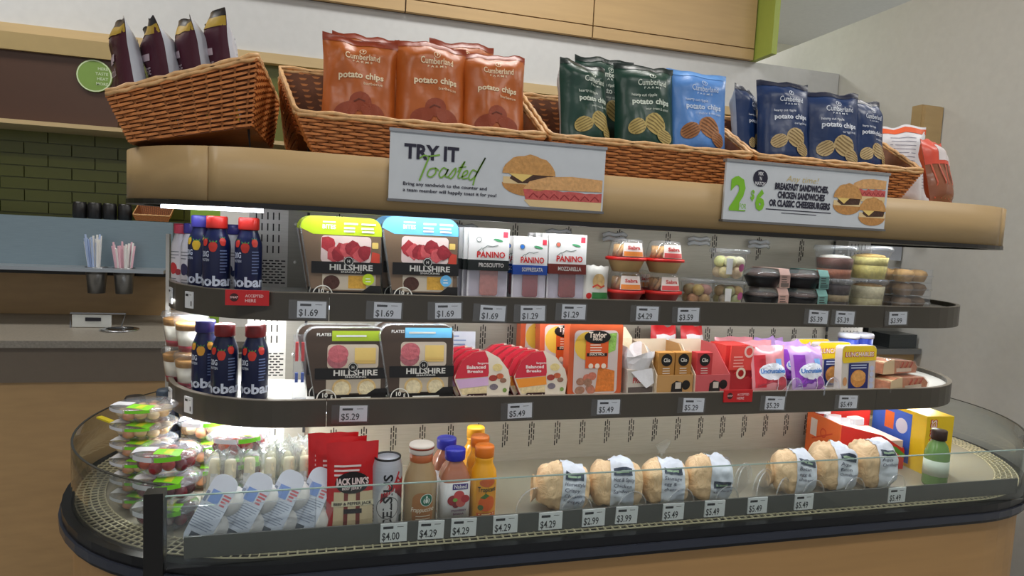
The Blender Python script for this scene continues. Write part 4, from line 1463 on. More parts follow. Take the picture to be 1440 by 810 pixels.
# ---- black bowls with paper sleeves
def bowl(label, loc, slv, rz=0.0):
    t = thing('snack_bowl', label, 'bowl', loc, rz)
    MB().lathe([(0.034, 0), (0.046, 0.024), (0.047, 0.028)], 28).build('bowl', mat(24, 24, 28, 0.3), t, True)
    MB().lathe([(0.047, 0.028), (0.050, 0.029), (0.050, 0.033), (0.044, 0.041), (0.030, 0.047), (0, 0.048)], 28).build('lid', clear(0.06, 0.75), t, True)
    MB().lathe([(0.044, 0.028), (0.034, 0.036), (0, 0.038)], 20).build('filling', mat(90, 60, 44, 0.7, kind='food'), t, True)
    # sleeve: an open paper band across the bowl
    prof = [(-0.052, 0.002), (-0.0525, 0.034), (-0.045, 0.0495), (0.045, 0.0495), (0.0525, 0.034), (0.052, 0.002)]
    vs, fs = [], []
    for (y, z) in prof:
        vs += [(0.006, y, z), (0.040, y, z)]
    fs = [(2 * i, 2 * i + 1, 2 * i + 3, 2 * i + 2) for i in range(len(prof) - 1)]
    MB().add(vs, fs).build('sleeve', mat(*slv, 0.6), t)
    S = plane((0.023, -0.0526, 0.0))
    b = MB()
    b.rect(S, -.013, .004, .013, .014, .0005)
    b.build('sleeve_print', mat(int(slv[0] * .55), int(slv[1] * .6), int(slv[2] * .6), 0.6), t)
    MB().lines(S, -.012, .012, .030, 3, .006, .002, .0006, 4).build('sleeve_text', mat(60, 56, 54, 0.6), t)
    return t


PK, TL = (206, 168, 156), (120, 168, 160)
b1 = bowl('black snack bowl with pinkish paper sleeve, bottom of its stack', (1.372, 0.148, Z1), PK, 0.12)
dup(b1, (1.372, 0.148, Z1 + 0.0496), label='black snack bowl with pinkish paper sleeve, top of its stack')
b1 = bowl('black snack bowl with teal paper sleeve, bottom of its stack', (1.490, 0.148, Z1), TL, 0.12)
dup(b1, (1.490, 0.148, Z1 + 0.0496), label='black snack bowl with teal paper sleeve, top of its stack')


# ---- dessert cups
def dessert(label, loc, layers, r=0.050, h=0.080, rz=0.0, swirl=None):
    t = thing('dessert_cup', label, 'dessert cup', loc, rz)
    for k, (f0, f1, c_) in enumerate(layers):
        ra, rb = r * (.82 + .16 * f0), r * (.82 + .16 * f1)
        n = 40
        vs, m = [], MB()
        m.lathe([(ra * .97, h * f0 + .001), (rb * .97, h * f1)], 28)
        m.build('layer', mat(*c_, 0.6, kind='food'), t, True)
    if swirl:
        f1 = layers[-1][1]
        MB().lathe([(r * .8, h * f1), (r * .7, h * (f1 + .06)), (r * .3, h * (f1 + .10)), (0, h * (f1 + .11))], 20).build('topping', mat(*swirl, 0.6, kind='food'), t, True)
    fl_ = []
    for j in range(2):
        fl_.append([])
    vs, fs = [], []
    n = 48
    for j, (f, rr_) in enumerate(((0, .82), (.84, .98))):
        for i in range(n):
            a_ = 2 * PI * i / n
            k = 1.0 + (.018 if i % 2 else -.004)
            vs.append((r * rr_ * k * sin(a_), -r * rr_ * k * cos(a_), h * f))
    fs = [(i, (i + 1) % n, n + (i + 1) % n, n + i) for i in range(n)]
    MB().add(vs, fs).build('clear_cup', CUP, t)
    MB().lathe([(r * .99, h * .84), (r * 1.09, h * .86), (r * 1.09, h * .93), (r * 1.02, h), (0, h)], 28).build('lid', clear(0.06, 0.72), t, True)
    return t


dessert('clear dessert cup of dark cookies and cream, under the chocolate mousse cup', (1.592, 0.150, Z1), [(0, .22, (40, 26, 20)), (.22, .45, (150, 130, 92)), (.45, .78, (44, 22, 16))], .048, .078)
dessert('clear dessert cup of chocolate mousse with white cream, stacked on top', (1.592, 0.150, Z1 + .0785), [(0, .28, (170, 100, 66)), (.28, .62, (96, 48, 28))], .050, .086, swirl=(232, 222, 208))
dessert('clear dessert cup of pale pudding with caramel drizzle, under the banana cup', (1.704, 0.150, Z1), [(0, .35, (170, 160, 120)), (.35, .76, (206, 196, 160))], .048, .080, swirl=(196, 152, 90))
dessert('clear dessert cup of yellow banana pudding, stacked on top', (1.704, 0.150, Z1 + .0805), [(0, .40, (216, 200, 112)), (.40, .66, (232, 214, 130))], .051, .088, swirl=(206, 168, 92))


# ---- muffin packs
def muffin_pack(label, loc, colr, rz=0.0):
    t = thing('muffin_pack', label, 'muffin pack', loc, rz)
    for i in range(2):
        for j in range(2):
            x, y = -.030 + .060 * i, -.026 + .052 * j
            MB().lathe([(.019, .002), (.024, .016), (.027, .022), (.022, .031), (.010, .035), (0, .0355)], 16, x, y).build('muffin', mat(*colr, 0.7, kind='food'), t, True)
    MB().prism(rrect(.126, .11, .012), XY, 0, .037).build('clamshell', clear(0.07, 0.82), t)
    MB().prism(rrect(.131, .115, .013), XY, .017, .020).build('flange', clear(0.07, 0.7), t)
    return t


mf = muffin_pack('clear pack of dark chocolate chip muffins, bottom of the stack', (1.838, 0.172, Z1), (120, 92, 62), 0.2)
muffin_pack('clear pack of dark chocolate chip muffins, middle of the stack', (1.838, 0.172, Z1 + .0372), (150, 116, 78), 0.2)
muffin_pack('clear pack of golden muffins, top of the stack', (1.838, 0.172, Z1 + .0744), (206, 160, 96), 0.2)

# ---- lower shelf
t = thing('stick_tube', 'clear upright tube holding red and blue sticks on the lower shelf', 'tube', (0.246, 0.130, Z2))
MB().box(-.014, .014, -.010, .010, 0, .004).build('foot', clear(0.06, 0.6), t)
MB().prism(rrect(.026, .018, .004), XY, .004, .140).build('clear_case', clear(0.05, 0.85), t)
for x in (-.006, .006):
    MB().box(x - .003, x + .003, -.004, .002, .085, .125).build('red_stick', mat(206, 40, 44, 0.4), t)
    MB().box(x - .003, x + .003, -.004, .002, .040, .060).build('blue_stick', mat(40, 80, 170, 0.4), t)


def fan_pack(label, loc, mid, rz=0.05):
    t = thing('fan_pack', label, 'snack pack', loc, rz, None, -0.10)
    w, h = 0.128, 0.110
    out = [(-.046, 0), (.060, 0), (.066, .040), (.060, .064), (.038, .092), (.008, .108), (-.022, .104), (-.048, .086), (-.066, .050), (-.064, .040)]
    MB().prism(out, XZ, 0.0, 0.016).build('tray', mat(150, 34, 40, 0.35), t)
    S = plane((0, -.0002, 0))
    MB().shape(S, out, .0006).build('film', mat(226, 214, 196, 0.35), t)
    MB().shape(S, [(-.064, .046), (-.062, .058), (-.048, .086), (-.022, .104), (.004, .107), (.012, .090), (.014, .058), (.012, .050)], .0012).build('red_label', mat(206, 44, 62, 0.4), t)
    MB().shape(S, [(-.062, .044), (.012, .049), (.014, .030), (-.054, .024)], .0012).build('name_label', mat(*mid, 0.4), t)
    MB().shape(S, [(-.054, .024), (.010, .028), (.010, .012), (-.046, .010)], .0012).build('window', mat(226, 206, 160, 0.4, kind='food'), t)
    for (u, v, r_, c_) in ((.024, .046, .010, (168, 62, 50)), (.040, .050, .009, (196, 96, 60)), (.034, .070, .012, (236, 206, 140)), (.048, .040, .008, (150, 110, 90)), (.026, .026, .010, (120, 110, 120))):
        MB().ell(S, u, v, r_, r_ * .7, .0014).build('food_picture', mat(*c_, 0.5, kind='food'), t)
    MB().shape(S, [(-.034, .012), (.010, .012), (.010, .001), (-.044, .001)], .0016).build('dark_foot', mat(52, 26, 28, 0.4), t)
    b = MB()
    b.text(S, 'Sargento', .0, .078, .0045, 'C', .02, fit=.026, d=.0018)
    b.text(S, 'Balanced', -.016, .068, .0072, 'C', .03, fit=.044, d=.0018)
    b.text(S, 'Breaks', -.018, .059, .0060, 'C', .03, fit=.036, d=.0018)
    b.text(S, 'Balanced', -.014, .0035, .0052, 'C', .03, fit=.036, d=.0022)
    b.build('lettering', mat(240, 226, 222, 0.5), t)
    MB().ell(S, .052, .018, .005, d=.0018).build('green_mark', mat(120, 150, 70, 0.5), t)
    return t


a = fan_pack('red fan-shaped snack pack with lilac label, front of its row', (0.640, 0.115, Z2), (214, 176, 214))
for k in range(3):
    dup(a, (0.630 - .012 * k, 0.137 + .022 * k, Z2), label='red fan-shaped snack pack with lilac label, %s in its row' % ('second', 'third', 'last')[k])
a = fan_pack('red fan-shaped snack pack with orange label, front of its row', (0.778, 0.115, Z2), (240, 150, 50))
for k in range(5):
    dup(a, (0.765 - .014 * k, 0.135 + .020 * k, Z2), label='red fan-shaped snack pack with orange label, %s in its row' % ('second', 'third', 'fourth', 'fifth', 'last')[k])
c = thing('index_card', 'white information card leaning behind the lilac-labelled fan packs', 'card', (0.60, 0.25, Z2), 0, None, -0.1)
MB().box(-.05, .05, 0, .0015, 0, .13).build('card', mat(214, 218, 226, 0.5), c)
MB().lines(plane((0, -.0002, 0)), -.04, .03, .12, 4, .010, .003).build('print', mat(130, 150, 190, 0.6), c)


def veg_tray(label, loc, rz=0.03, rx=-.05, ry=0.0):
    t = thing('vegetable_tray', label, 'vegetable tray', loc, rz, None, rx, ry)
    w, h = .138, .176
    MB().prism(rrect(w, h, .012, 0, h / 2), XZ, 0, .034).build('tray', mat(206, 92, 50, 0.35), t)
    S = plane((0, -.0002, 0))
    MB().shape(S, rrect(w * .82, h * .86, .012, 0, h * .46), .0008).build('window', mat(214, 196, 190, 0.3), t)
    MB().ell(S, -w * .16, h * .68, .034, .034, .0012).build('cheese_picture', mat(236, 190, 70, 0.5), t)
    MB().shape(S, [(w * .16, h * .56), (w * .36, h * .62), (w * .38, h * .86), (w * .18, h * .84)], .0012).build('celery_picture', mat(150, 196, 90, 0.5, kind='food'), t)
    MB().shape(S, [(0, h * .06), (w * .36, h * .06), (w * .36, h * .34), (w * .05, h * .40)], .0012).build('carrot_picture', mat(230, 128, 50, 0.5, kind='food'), t)
    q = random.Random(4)
    for i in range(10):
        MB().ell(S, -w * .34 + q.random() * w * .3, h * (.06 + .26 * q.random()), .011, .009, .0012 + .0001 * i).build('nut_picture', mat(int(150 + 70 * q.random()), 120, 96, 0.6, kind='food'), t)
    MB().rect(S, -w * .20, h * .38, w * .22, h * .80, .0026).build('orange_label', mat(226, 92, 34, 0.4), t)
    MB().ell(S, w * .01, h * .80, .034, .016, .0030).build('oval_logo', mat(26, 22, 20, 0.4), t)
    MB().rect(S, -w * .18, h * .54, w * .20, h * .585, .0030).build('black_bar', mat(40, 26, 22, 0.4), t)
    b = MB()
    b.text(S, 'Taylor', w * .01, h * .795, .0125, 'C', .03, fit=.046, d=.0034)
    b.text(S, 'FARMS', w * .01, h * .755, .0055, 'C', .03, fit=.024, d=.0034)
    b.text(S, 'SNACK PACK', w * .01, h * .553, .0046, 'C', .02, fit=.040, d=.0034)
    b.lines(S, -w * .12, w * .14, h * .70, 4, .0062, .0022, .0030, 3)
    for i in range(3):
        b.ell(S, -w * .10 + w * .12 * i, h * .41, .0062, d=.0034)
    b.build('lettering', mat(246, 226, 206, 0.5), t)
    return t


a = veg_tray('orange-framed vegetable and dip tray standing on end at the front', (0.913, 0.118, Z2))
dup(a, (0.868, 0.196, Z2), label='orange-framed vegetable tray behind, leaning to the left', rx=-.1)
dup(a, (0.835, 0.262, Z2), label='orange-framed vegetable tray at the very back against the panel', rx=-.02)

# torn white carton
t = thing('open_carton', 'small white carton with a torn open paper top beside the vegetable tray', 'carton', (1.030, 0.150, Z2), 0.08)
MB().box(-.036, .036, -.03, .05, 0, .062).build('carton_body', mat(206, 198, 186, 0.6, kind='paper'), t)
S = plane((0, -.0302, 0))
MB().text(S, 'PROTEIN', .004, .030, .013, 'C', .03, fit=.052, d=.0006).build('lettering', mat(200, 60, 60, 0.5), t)
MB().rect(S, -.034, .006, .034, .020, .0006).build('dark_stripe', mat(96, 84, 80, 0.5), t)
q = random.Random(8)
n = 18
vs = []
for j in range(4):
    for i in range(n):
        a_ = 2 * PI * i / n
        s_ = 1 + .10 * j * q.uniform(.4, 1.3)
        zz = .060 + j * .016 + (q.uniform(-.014, .014) if j == 3 else 0)
        vs.append((.037 * s_ * cos(a_) * (1.1 if j else 1), .01 + .042 * s_ * sin(a_), zz))
fs = [(j * n + i, j * n + (i + 1) % n, (j + 1) * n + (i + 1) % n, (j + 1) * n + i) for j in range(3) for i in range(n)]
fs = [f_ for f_ in fs]
MB().add(vs, fs).build('torn_top', mat(232, 230, 232, 0.6, kind='paper'), t)
MB().add([S(-.03, .058, .003), S(.028, .066, .002), S(.034, .030, .006), S(.012, .018, .008), S(-.012, .040, .006)], [(0, 1, 2, 3, 4)]).build('hanging_flap', mat(236, 236, 240, 0.6, kind='paper'), t)
t = thing('cream_carton', 'plain cream carton standing behind the torn carton', 'carton', (1.005, 0.225, Z2), 0.1)
MB().box(-.04, .04, -.02, .045, 0, .125).build('carton_body', mat(222, 204, 170, 0.6, kind='paper'), t)
MB().add([(-.04, -.02, .125), (.04, -.02, .125), (.03, .0, .150), (-.03, .0, .150)], [(0, 1, 2, 3)]).build('raised_flap', mat(228, 212, 180, 0.6), t)


def clio(label, loc, colr, lip, rz=0.06, bars=2, wide=0.0):
    t = thing('yogurt_bar_carton', label, 'carton', loc, rz)
    w, d = .100, .13
    cm, lm_ = mat(*colr, 0.5), mat(*lip, 0.5)
    MB().box(-w / 2, w / 2, -.001, .001, 0, .050).build('front_lip', lm_, t)
    for x in (-w / 2, w / 2):
        MB().add([(x - .001, 0, 0), (x - .001, d, 0), (x - .001, d, .115), (x - .001, d * .55, .115), (x - .001, .002, .050),
                  (x + .001, 0, 0), (x + .001, d, 0), (x + .001, d, .115), (x + .001, d * .55, .115), (x + .001, .002, .050)],
                 [(0, 1, 2, 3, 4), (9, 8, 7, 6, 5), (0, 4, 9, 5), (4, 3, 8, 9), (3, 2, 7, 8), (2, 1, 6, 7)]).build('side_panel', mat(225, 206, 180, 0.5) if x < 0 else lm_, t)
    MB().box(-w / 2, w / 2, d - .002, d, 0, .118).build('back_card', mat(222, 204, 176, 0.6), t)
    S = plane((0, -.0012, 0))
    MB().shape(S, [(-.012, .004), (.022, .002), (.018, .032), (.002, .036), (-.010, .028)], .0006).build('bar_picture', mat(36, 28, 26, 0.5, kind='food'), t)
    MB().rect(S, .0, .016, .016, .032, .0008).build('bar_filling', mat(206, 196, 184, 0.5), t)
    MB().ell(S, .030, .025, .012, d=.0010).build('black_roundel', mat(22, 20, 20, 0.4), t)
    for i in range(bars):
        x = -.024 + .048 * i
        br = MB().box(x - .0225, x + .0225, .006, .030, .002, .104).build('bar_box', cm, t)
        S2 = plane((x, .0058, 0))
        MB().ell(S2, 0, .086, .0155, d=.0006).build('black_logo', mat(22, 20, 20, 0.4), br)
        b = MB().text(S2, 'Clio', 0, .0815, .009, 'C', .02, fit=.018, d=.0010)
        b.lines(S2, -.010, .012, .066, 3, .006, .0018, .0006, 5)
        b.build('lettering', mat(240, 236, 226, 0.5), br)
    return t


clio('tan yogurt bar carton holding two upright bars', (1.121, 0.112, Z2), (186, 132, 62), (196, 150, 92))
clio('red yogurt bar carton holding one upright bar', (1.226, 0.112, Z2), (196, 58, 62), (206, 92, 96), bars=1)
# red pouches behind and the torn red fruit box
for k, (x, y, z, r_, l) in enumerate(((1.172, .262, Z2, .1, 'crumpled red and white pouch behind the tan carton'), (1.262, .265, Z2, .25, 'crumpled red pouch behind the red carton'))):
    t = thing('red_pouch', l, 'pouch', (x, y, z), r_, None, -.1)
    S, B = bag_geo(.085, .150, .016, 110 + k, 0, .006)
    MB().grid(lambda a_, b_: S((a_ * 2 - 1) * .0425, b_ * .150, 0), 10, 12).build('front', mat(206, 40, 44, 0.35, kind='foil'), t, True)
    MB().grid(lambda a_, b_: B((1 - a_ * 2) * .0425, b_ * .150, 0), 10, 12).build('back', mat(222, 200, 200, 0.35, kind='foil'), t, True)
    MB().rect(S, -.03, .10, .03, .125, .0012, 6).build('white_panel', mat(230, 226, 226, 0.5), t)
t = thing('fruit_carton', 'bright red fruit carton with a torn jagged front', 'carton', (1.318, 0.125, Z2), 0.1)
MB().box(-.038, .038, .022, .085, 0, .118).build('carton_body', mat(222, 60, 56, 0.45), t)
S = plane((0, .0, 0))
jag = [(-.040, 0), (.040, 0), (.042, .052), (.034, .044), (.028, .034), (.020, .040), (.010, .036), (-.004, .040), (-.014, .056), (-.028, .048), (-.040, .058)]
MB().prism(jag, XZ, -.001, .001).build('torn_front', mat(170, 26, 34, 0.45), t)
MB().prism([(-.036, .058), (.036, .055), (.038, .116), (-.034, .120)], XZ, .006, .010).build('red_card', mat(232, 74, 66, 0.4), t)
S = plane((0, .0058, 0))
MB().ring(S, .022, .104, .016, .006, .0006).build('apple_ring', mat(236, 190, 180, 0.5), t)
MB().ring(plane((0, -.0012, 0)), -.006, .050, .015, .006, .0006).build('apple_ring', mat(236, 214, 190, 0.5), t)
MB().lines(S, -.026, .012, .092, 4, .008, .003, .0008, 3).build('lettering', mat(246, 170, 160, 0.5), t)


def crust_bag(label, loc, c1, rz=0.1, seed=1, ln='Uncrustables'):
    t = thing('sandwich_bag', label, 'sandwich bag', loc, rz, None, -.22)
    w, h, T = .116, .120, .018
    S, B = bag_geo(w, h, T, seed, 0, .006)
    MB().grid(lambda a_, b_: S((a_ * 2 - 1) * w / 2, b_ * h, 0), 18, 18).build('front', mat(*[int(120 + x * .5) for x in c1], 0.2, kind='foil'), t, True)
    MB().grid(lambda a_, b_: B((1 - a_ * 2) * w / 2, b_ * h, 0), 18, 18).build('back', mat(220, 216, 226, 0.25, kind='foil'), t, True)
    MB().rect(S, -w * .46, .012, -w * .20, h * .80, .0012, 8).build('colour_side', mat(*c1, 0.4), t)
    MB().shape(S, [(-.05, .014), (.05, .012), (.046, .034), (.01, .046), (-.03, .040)], .0016).build('colour_foot', mat(int(c1[0] * .8), int(c1[1] * .8), int(c1[2] * .9), 0.4), t)
    MB().shape(S, [(.0 + .044 * cos(a_), .052 + .022 * sin(a_)) for a_ in [2 * PI * i / 16 for i in range(16)]], .0020).build('logo_cloud', mat(232, 236, 246, 0.4), t)
    MB().text(S, ln, 0, .048, .011, 'C', .03, .1, fit=.080, d=.0026).build('logo', mat(40, 120, 200, 0.5), t)
    MB().rect(S, .012, .068, .034, .084, .0016, 5).build('blue_mark', mat(120, 170, 225, 0.5), t)
    MB().ring(S, .030, .020, .020, .0018, .0026).build('picture_ring', mat(235, 225, 235, 0.4), t)
    MB().ell(S, .030, .020, .018, d=.0022).build('sandwich_picture', mat(int(c1[0] * .7 + 40), int(c1[1] * .7 + 30), int(c1[2] * .7 + 30), 0.5), t)
    return t


cr, cp_ = (206, 50, 62), (140, 60, 180)
a = crust_bag('clear and red bag of round sandwiches, at the front of the lower shelf', (1.405, 0.125, Z2), cr, .12, 121)
dup(a, (1.420, 0.190, Z2 + .002), label='clear and red bag of round sandwiches, behind the front red one', rz=.2)
dup(a, (1.385, 0.250, Z2 + .002), label='clear and red bag of round sandwiches, at the back near the panel', rz=-.1)
a = crust_bag('clear and purple bag of round sandwiches, at the front of the lower shelf', (1.525, 0.125, Z2), cp_, .14, 131)
dup(a, (1.540, 0.190, Z2 + .002), label='clear and purple bag of round sandwiches, behind the front purple one', rz=.05)
dup(a, (1.512, 0.250, Z2 + .002), label='clear and purple bag of round sandwiches, at the back near the panel', rz=.25)
for x, l in ((1.455, 'clear half-round divider in front of the red sandwich bags'), (1.570, 'clear half-round divider in front of the purple sandwich bags')):
    t = thing('shelf_divider', l, 'divider', (x, .095, Z2), .4)
    r_ = .042
    MB().prism([(r_ * cos(PI * i / 16), r_ * sin(PI * i / 16)) for i in range(17)], XZ, -.0008, .0008).build('disc', clear(.05, .9), t)
    MB().tube([(r_ * cos(PI * i / 20), 0, r_ * sin(PI * i / 20)) for i in range(21)], .0016, 6).build('rim', clear(.1, .55), t)


def lunch(label, loc, rz=.05):
    t = thing('lunch_pack', label, 'lunch pack', loc, rz, None, -.05)
    w, h = .116, .122
    MB().prism(rrect(w, h, .010, 0, h / 2), XZ, 0, .024).build('tray', mat(214, 206, 196, 0.4), t)
    S = plane((0, -.0002, 0))
    MB().shape(S, [p_ for p_ in rrect(w, h, .010, 0, h / 2) if p_[1] > h * .5] and [(-w / 2, h * .68), (-w * .46, h * .62), (w * .2, h * .66), (w / 2, h * .68), (w / 2, h - .01), (w / 2 - .01, h), (-w / 2 + .01, h), (-w / 2, h - .01)], .0010).build('yellow_top', mat(240, 206, 40, 0.4), t)
    MB().text(S, 'LUNCHABLES', 0, h * .76, .0125, 'C', .05, .05, fit=w * .86, d=.0014).build('name_shadow', mat(196, 40, 40, 0.5), t)
    MB().text(S, 'LUNCHABLES', 0, h * .768, .0110, 'C', .02, .05, fit=w * .82, d=.0020).build('name', mat(250, 236, 222, 0.5), t)
    MB().rect(S, -w * .30, .004, w * .28, h * .62, .0014).build('blue_label', mat(30, 44, 110, 0.4), t)
    MB().ell(S, -w * .02, h * .28, .026, .024, .0018).build('cracker_picture', mat(206, 140, 70, 0.5, kind='food'), t)
    MB().ell(S, -w * .01, h * .34, .024, .014, .0021).build('cracker_picture', mat(226, 164, 92, 0.5, kind='food'), t)
    b = MB().lines(S, -w * .24, w * .22, h * .585, 2, .007, .003, .0018, 2)
    for i in range(4):
        b.ell(S, w * .38, h * (.50 - .13 * i), .0075, d=.0014)
    b.build('print', mat(196, 206, 232, 0.5), t)
    MB().ell(S, -w * .40, h * .22, .007, .012, .0014).build('food_picture', mat(206, 150, 100, 0.5), t)
    return t


a = lunch('yellow-topped cracker lunch pack at the front of its row', (1.672, 0.115, Z2))
dup(a, (1.636, 0.165, Z2 + .0), label='yellow-topped cracker lunch pack in the middle of its row')
dup(a, (1.610, 0.215, Z2 + .0), label='yellow-topped cracker lunch pack at the back of its row')
# blue cups behind
for k, (x, y, l) in enumerate(((1.722, .215, 'tall blue drink cup with white lid on the lower shelf, left of its pair'), (1.778, .222, 'tall blue drink cup with white lid on the lower shelf, right of its pair'))):
    t = thing('drink_cup', l, 'cup', (x, y, Z2))
    MB().lathe([(.022, 0), (.027, .130)], 24).build('cup', mat(52, 74, 176, 0.35), t, True)
    MB().lathe([(.0285, .128), (.0285, .138), (.026, .141), (0, .141)], 24).build('lid', mat(214, 216, 226, 0.35), t, True)
    S = cyl(lambda z: .022 + .005 * z / .13, -.2, .026)
    b = MB()
    for i in range(5):
        b.rect(S, -.02, .104 - i * .006, .012, .107 - i * .006, .0006, 4)
    b.build('print', mat(206, 150, 190, 0.5), t)


def wrap(label, loc, rz, ry=0.0):
    t = thing('wrap_roll', label, 'wrap', loc, rz, None, 0, ry)
    pts = [(-.09, .002), (.09, .002), (.094, .018), (.07, .034), (-.06, .040), (-.092, .030)]
    MB().prism(pts, XZ, -.022, .022).build('roll', mat(206, 132, 92, 0.5, kind='food'), t)
    MB().prism([(-.088, .001), (-.03, .001), (-.036, .0405), (-.088, .0335)], XZ, -.0228, .0228).build('pale_band', mat(228, 204, 160, 0.5), t)
    MB().box(-.02, .06, -.0235, -.022, .006, .016).build('white_label', mat(230, 216, 196, 0.5), t)
    b = MB()
    for i in range(3):
        b.tube([(.0 + .025 * i, -.0225, .018), (.012 + .025 * i, -.0225, .032)], .003, 5)
    b.build('filling', mat(176, 74, 50, 0.5, kind='food'), t)
    MB().prism([(a_ * 1.03, b_ * 1.04) for a_, b_ in pts], XZ, -.0245, .0245).build('film', clear(.06, .9, (252, 250, 248), .3), t)
    return t


a = wrap('orange wrap roll in clear film at the bottom of the pile by the lunch packs', (1.825, .125, Z2), .25)
dup(a, (1.822, .178, Z2), label='orange wrap roll in clear film, rear bottom of the pile', rz=.2)
dup(a, (1.815, .150, Z2 + .042), label='orange wrap roll in clear film on top of the pile by the lunch packs', rz=.3, ry=.05)

# ================================================================ products on the deck
ZK = ZDK


def fruit_bowl(label, loc, fruit, rz=0.0, full=True):
    t = thing('fruit_bowl', label, 'fruit bowl', loc, rz)
    q = random.Random(int(loc[0] * 991 + loc[2] * 577))
    for i in range(11):
        a_ = 2 * PI * i / 11
        rr_ = .040
        z = .022 + .006 * (i % 2)
        c_ = fruit[i % len(fruit)]
        MB().sphere((rr_ * cos(a_), rr_ * sin(a_), z), .0125, n=8, m=6).build('fruit_piece', mat(*c_, 0.25), t, True)
    for i in range(6):
        a_ = 2 * PI * i / 6 + .3
        MB().sphere((.020 * cos(a_), .020 * sin(a_), .030), .0125, n=8, m=6).build('fruit_piece', mat(*fruit[(i + 1) % len(fruit)], 0.25), t, True)
    MB().lathe([(.036, .001), (.048, .014), (.057, .040)], 28).build('bowl', CUP, t, True)
    MB().lathe([(.057, .039), (.063, .040), (.063, .043), (.054, .050), (.046, .0525), (0, .0535)], 28).build('lid', clear(.06, .78), t, True)

    def S(a_, b_, d):
        r_ = math.hypot(a_, b_)
        z = .0535 - .001 * min(1, r_ / .046) if r_ < .046 else .0525 - (r_ - .046) * .3
        return Vector((a_, b_, z + d))
    MB().rect(S, -.006, -.050, .040, -.024, .0012, 6).build('green_label', mat(140, 220, 50, 0.4), t)
    MB().rect(S, .012, -.048, .026, -.027, .0018, 4).build('yellow_patch', mat(214, 224, 60, 0.4), t)
    MB().rect(S, -.050, -.036, -.008, -.014, .0012, 6).build('white_label', mat(222, 222, 226, 0.5), t)

    def S3(a_, b_, d):
        return Vector((.0600 * sin(a_) * (1 + d), -.0600 * cos(a_) * (1 + d), .0415 + b_))
    MB().grid(lambda s, u: S3(.02 + .72 * s, -.001 + .009 * u, .055), 8, 1).build('green_label_edge', mat(120, 206, 40, 0.4), t)
    MB().grid(lambda s, u: S3(-.75 + .70 * s, -.001 + .009 * u, .055), 8, 1).build('white_label_edge', mat(214, 214, 220, 0.5), t)
    return t


GRP = [(150, 34, 40), (178, 56, 50), (104, 24, 34), (196, 84, 52)]
MEL = [(226, 186, 130), (232, 206, 160), (214, 150, 110)]
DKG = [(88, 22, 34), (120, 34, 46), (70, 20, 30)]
P_ = .0538
for k in range(3):
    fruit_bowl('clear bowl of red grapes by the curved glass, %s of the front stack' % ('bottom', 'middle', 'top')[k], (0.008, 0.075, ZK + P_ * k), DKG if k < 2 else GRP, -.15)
for k in range(6):
    fruit_bowl('shallow clear bowl of pale melon behind the grape bowls, %s in its stack' % ('lowest', 'second', 'third', 'fourth', 'fifth', 'topmost')[k], (-0.060, 0.185, ZK + P_ * .68 * k), MEL, -.35).scale = (1, 1, .68)
for k in range(3):
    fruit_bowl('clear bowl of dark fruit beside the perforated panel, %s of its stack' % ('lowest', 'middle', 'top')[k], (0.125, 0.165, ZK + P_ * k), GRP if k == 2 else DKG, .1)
for k in range(4):
    fruit_bowl('clear bowl of melon at the cooler end, %s of the rear stack' % ('lowest', 'second', 'third', 'top')[k], (0.040, 0.285, ZK + P_ * k), MEL, .05)


def dark_bottle(label, loc, c_, cap, h=.205):
    t = thing('dark_bottle', label, 'bottle', loc)
    MB().lathe([(.028, 0), (.030, .006), (.030, h * .62), (.024, h * .76), (.016, h * .84), (.016, h * .88)], 22).build('body', mat(*c_, 0.25), t, True)
    MB().lathe([(.0185, h * .86), (.020, h * .87), (.020, h * .985), (.018, h), (0, h)], 22).build('cap', mat(*cap, 0.35), t, True)
    b = MB()
    for i in range(12):
        a_ = 2 * PI * i / 12
        b.box(.0198 * cos(a_) - .001, .0198 * cos(a_) + .001, .0198 * sin(a_) - .001, .0198 * sin(a_) + .001, h * .88, h * .975)
    b.build('cap_ribs', mat(*[max(0, x - 8) for x in cap], 0.4), t)
    MB().lathe([(.0304, h * .2), (.0304, h * .55)], 22).build('label', mat(60, 66, 84, 0.4), t, True)
    return t


dark_bottle('dark bottle with brown-black cap standing behind the fruit bowls', (-.105, .285, ZK), (40, 28, 24), (40, 32, 28))
dark_bottle('dark bottle with blue-grey cap standing behind the fruit bowls', (-.052, .325, ZK), (30, 34, 44), (70, 84, 100), .21)
ys = MB().box(-.11, 0, -.006, .006, 0, .004).build('yellow_strip', mat(226, 206, 40, 0.4))
ys.location = (-.115, .275, .834)
ys.rotation_euler = (0, .05, -.75)
tag(ys, 'thin yellow plastic strip lying on the curved glass edge', 'strip')


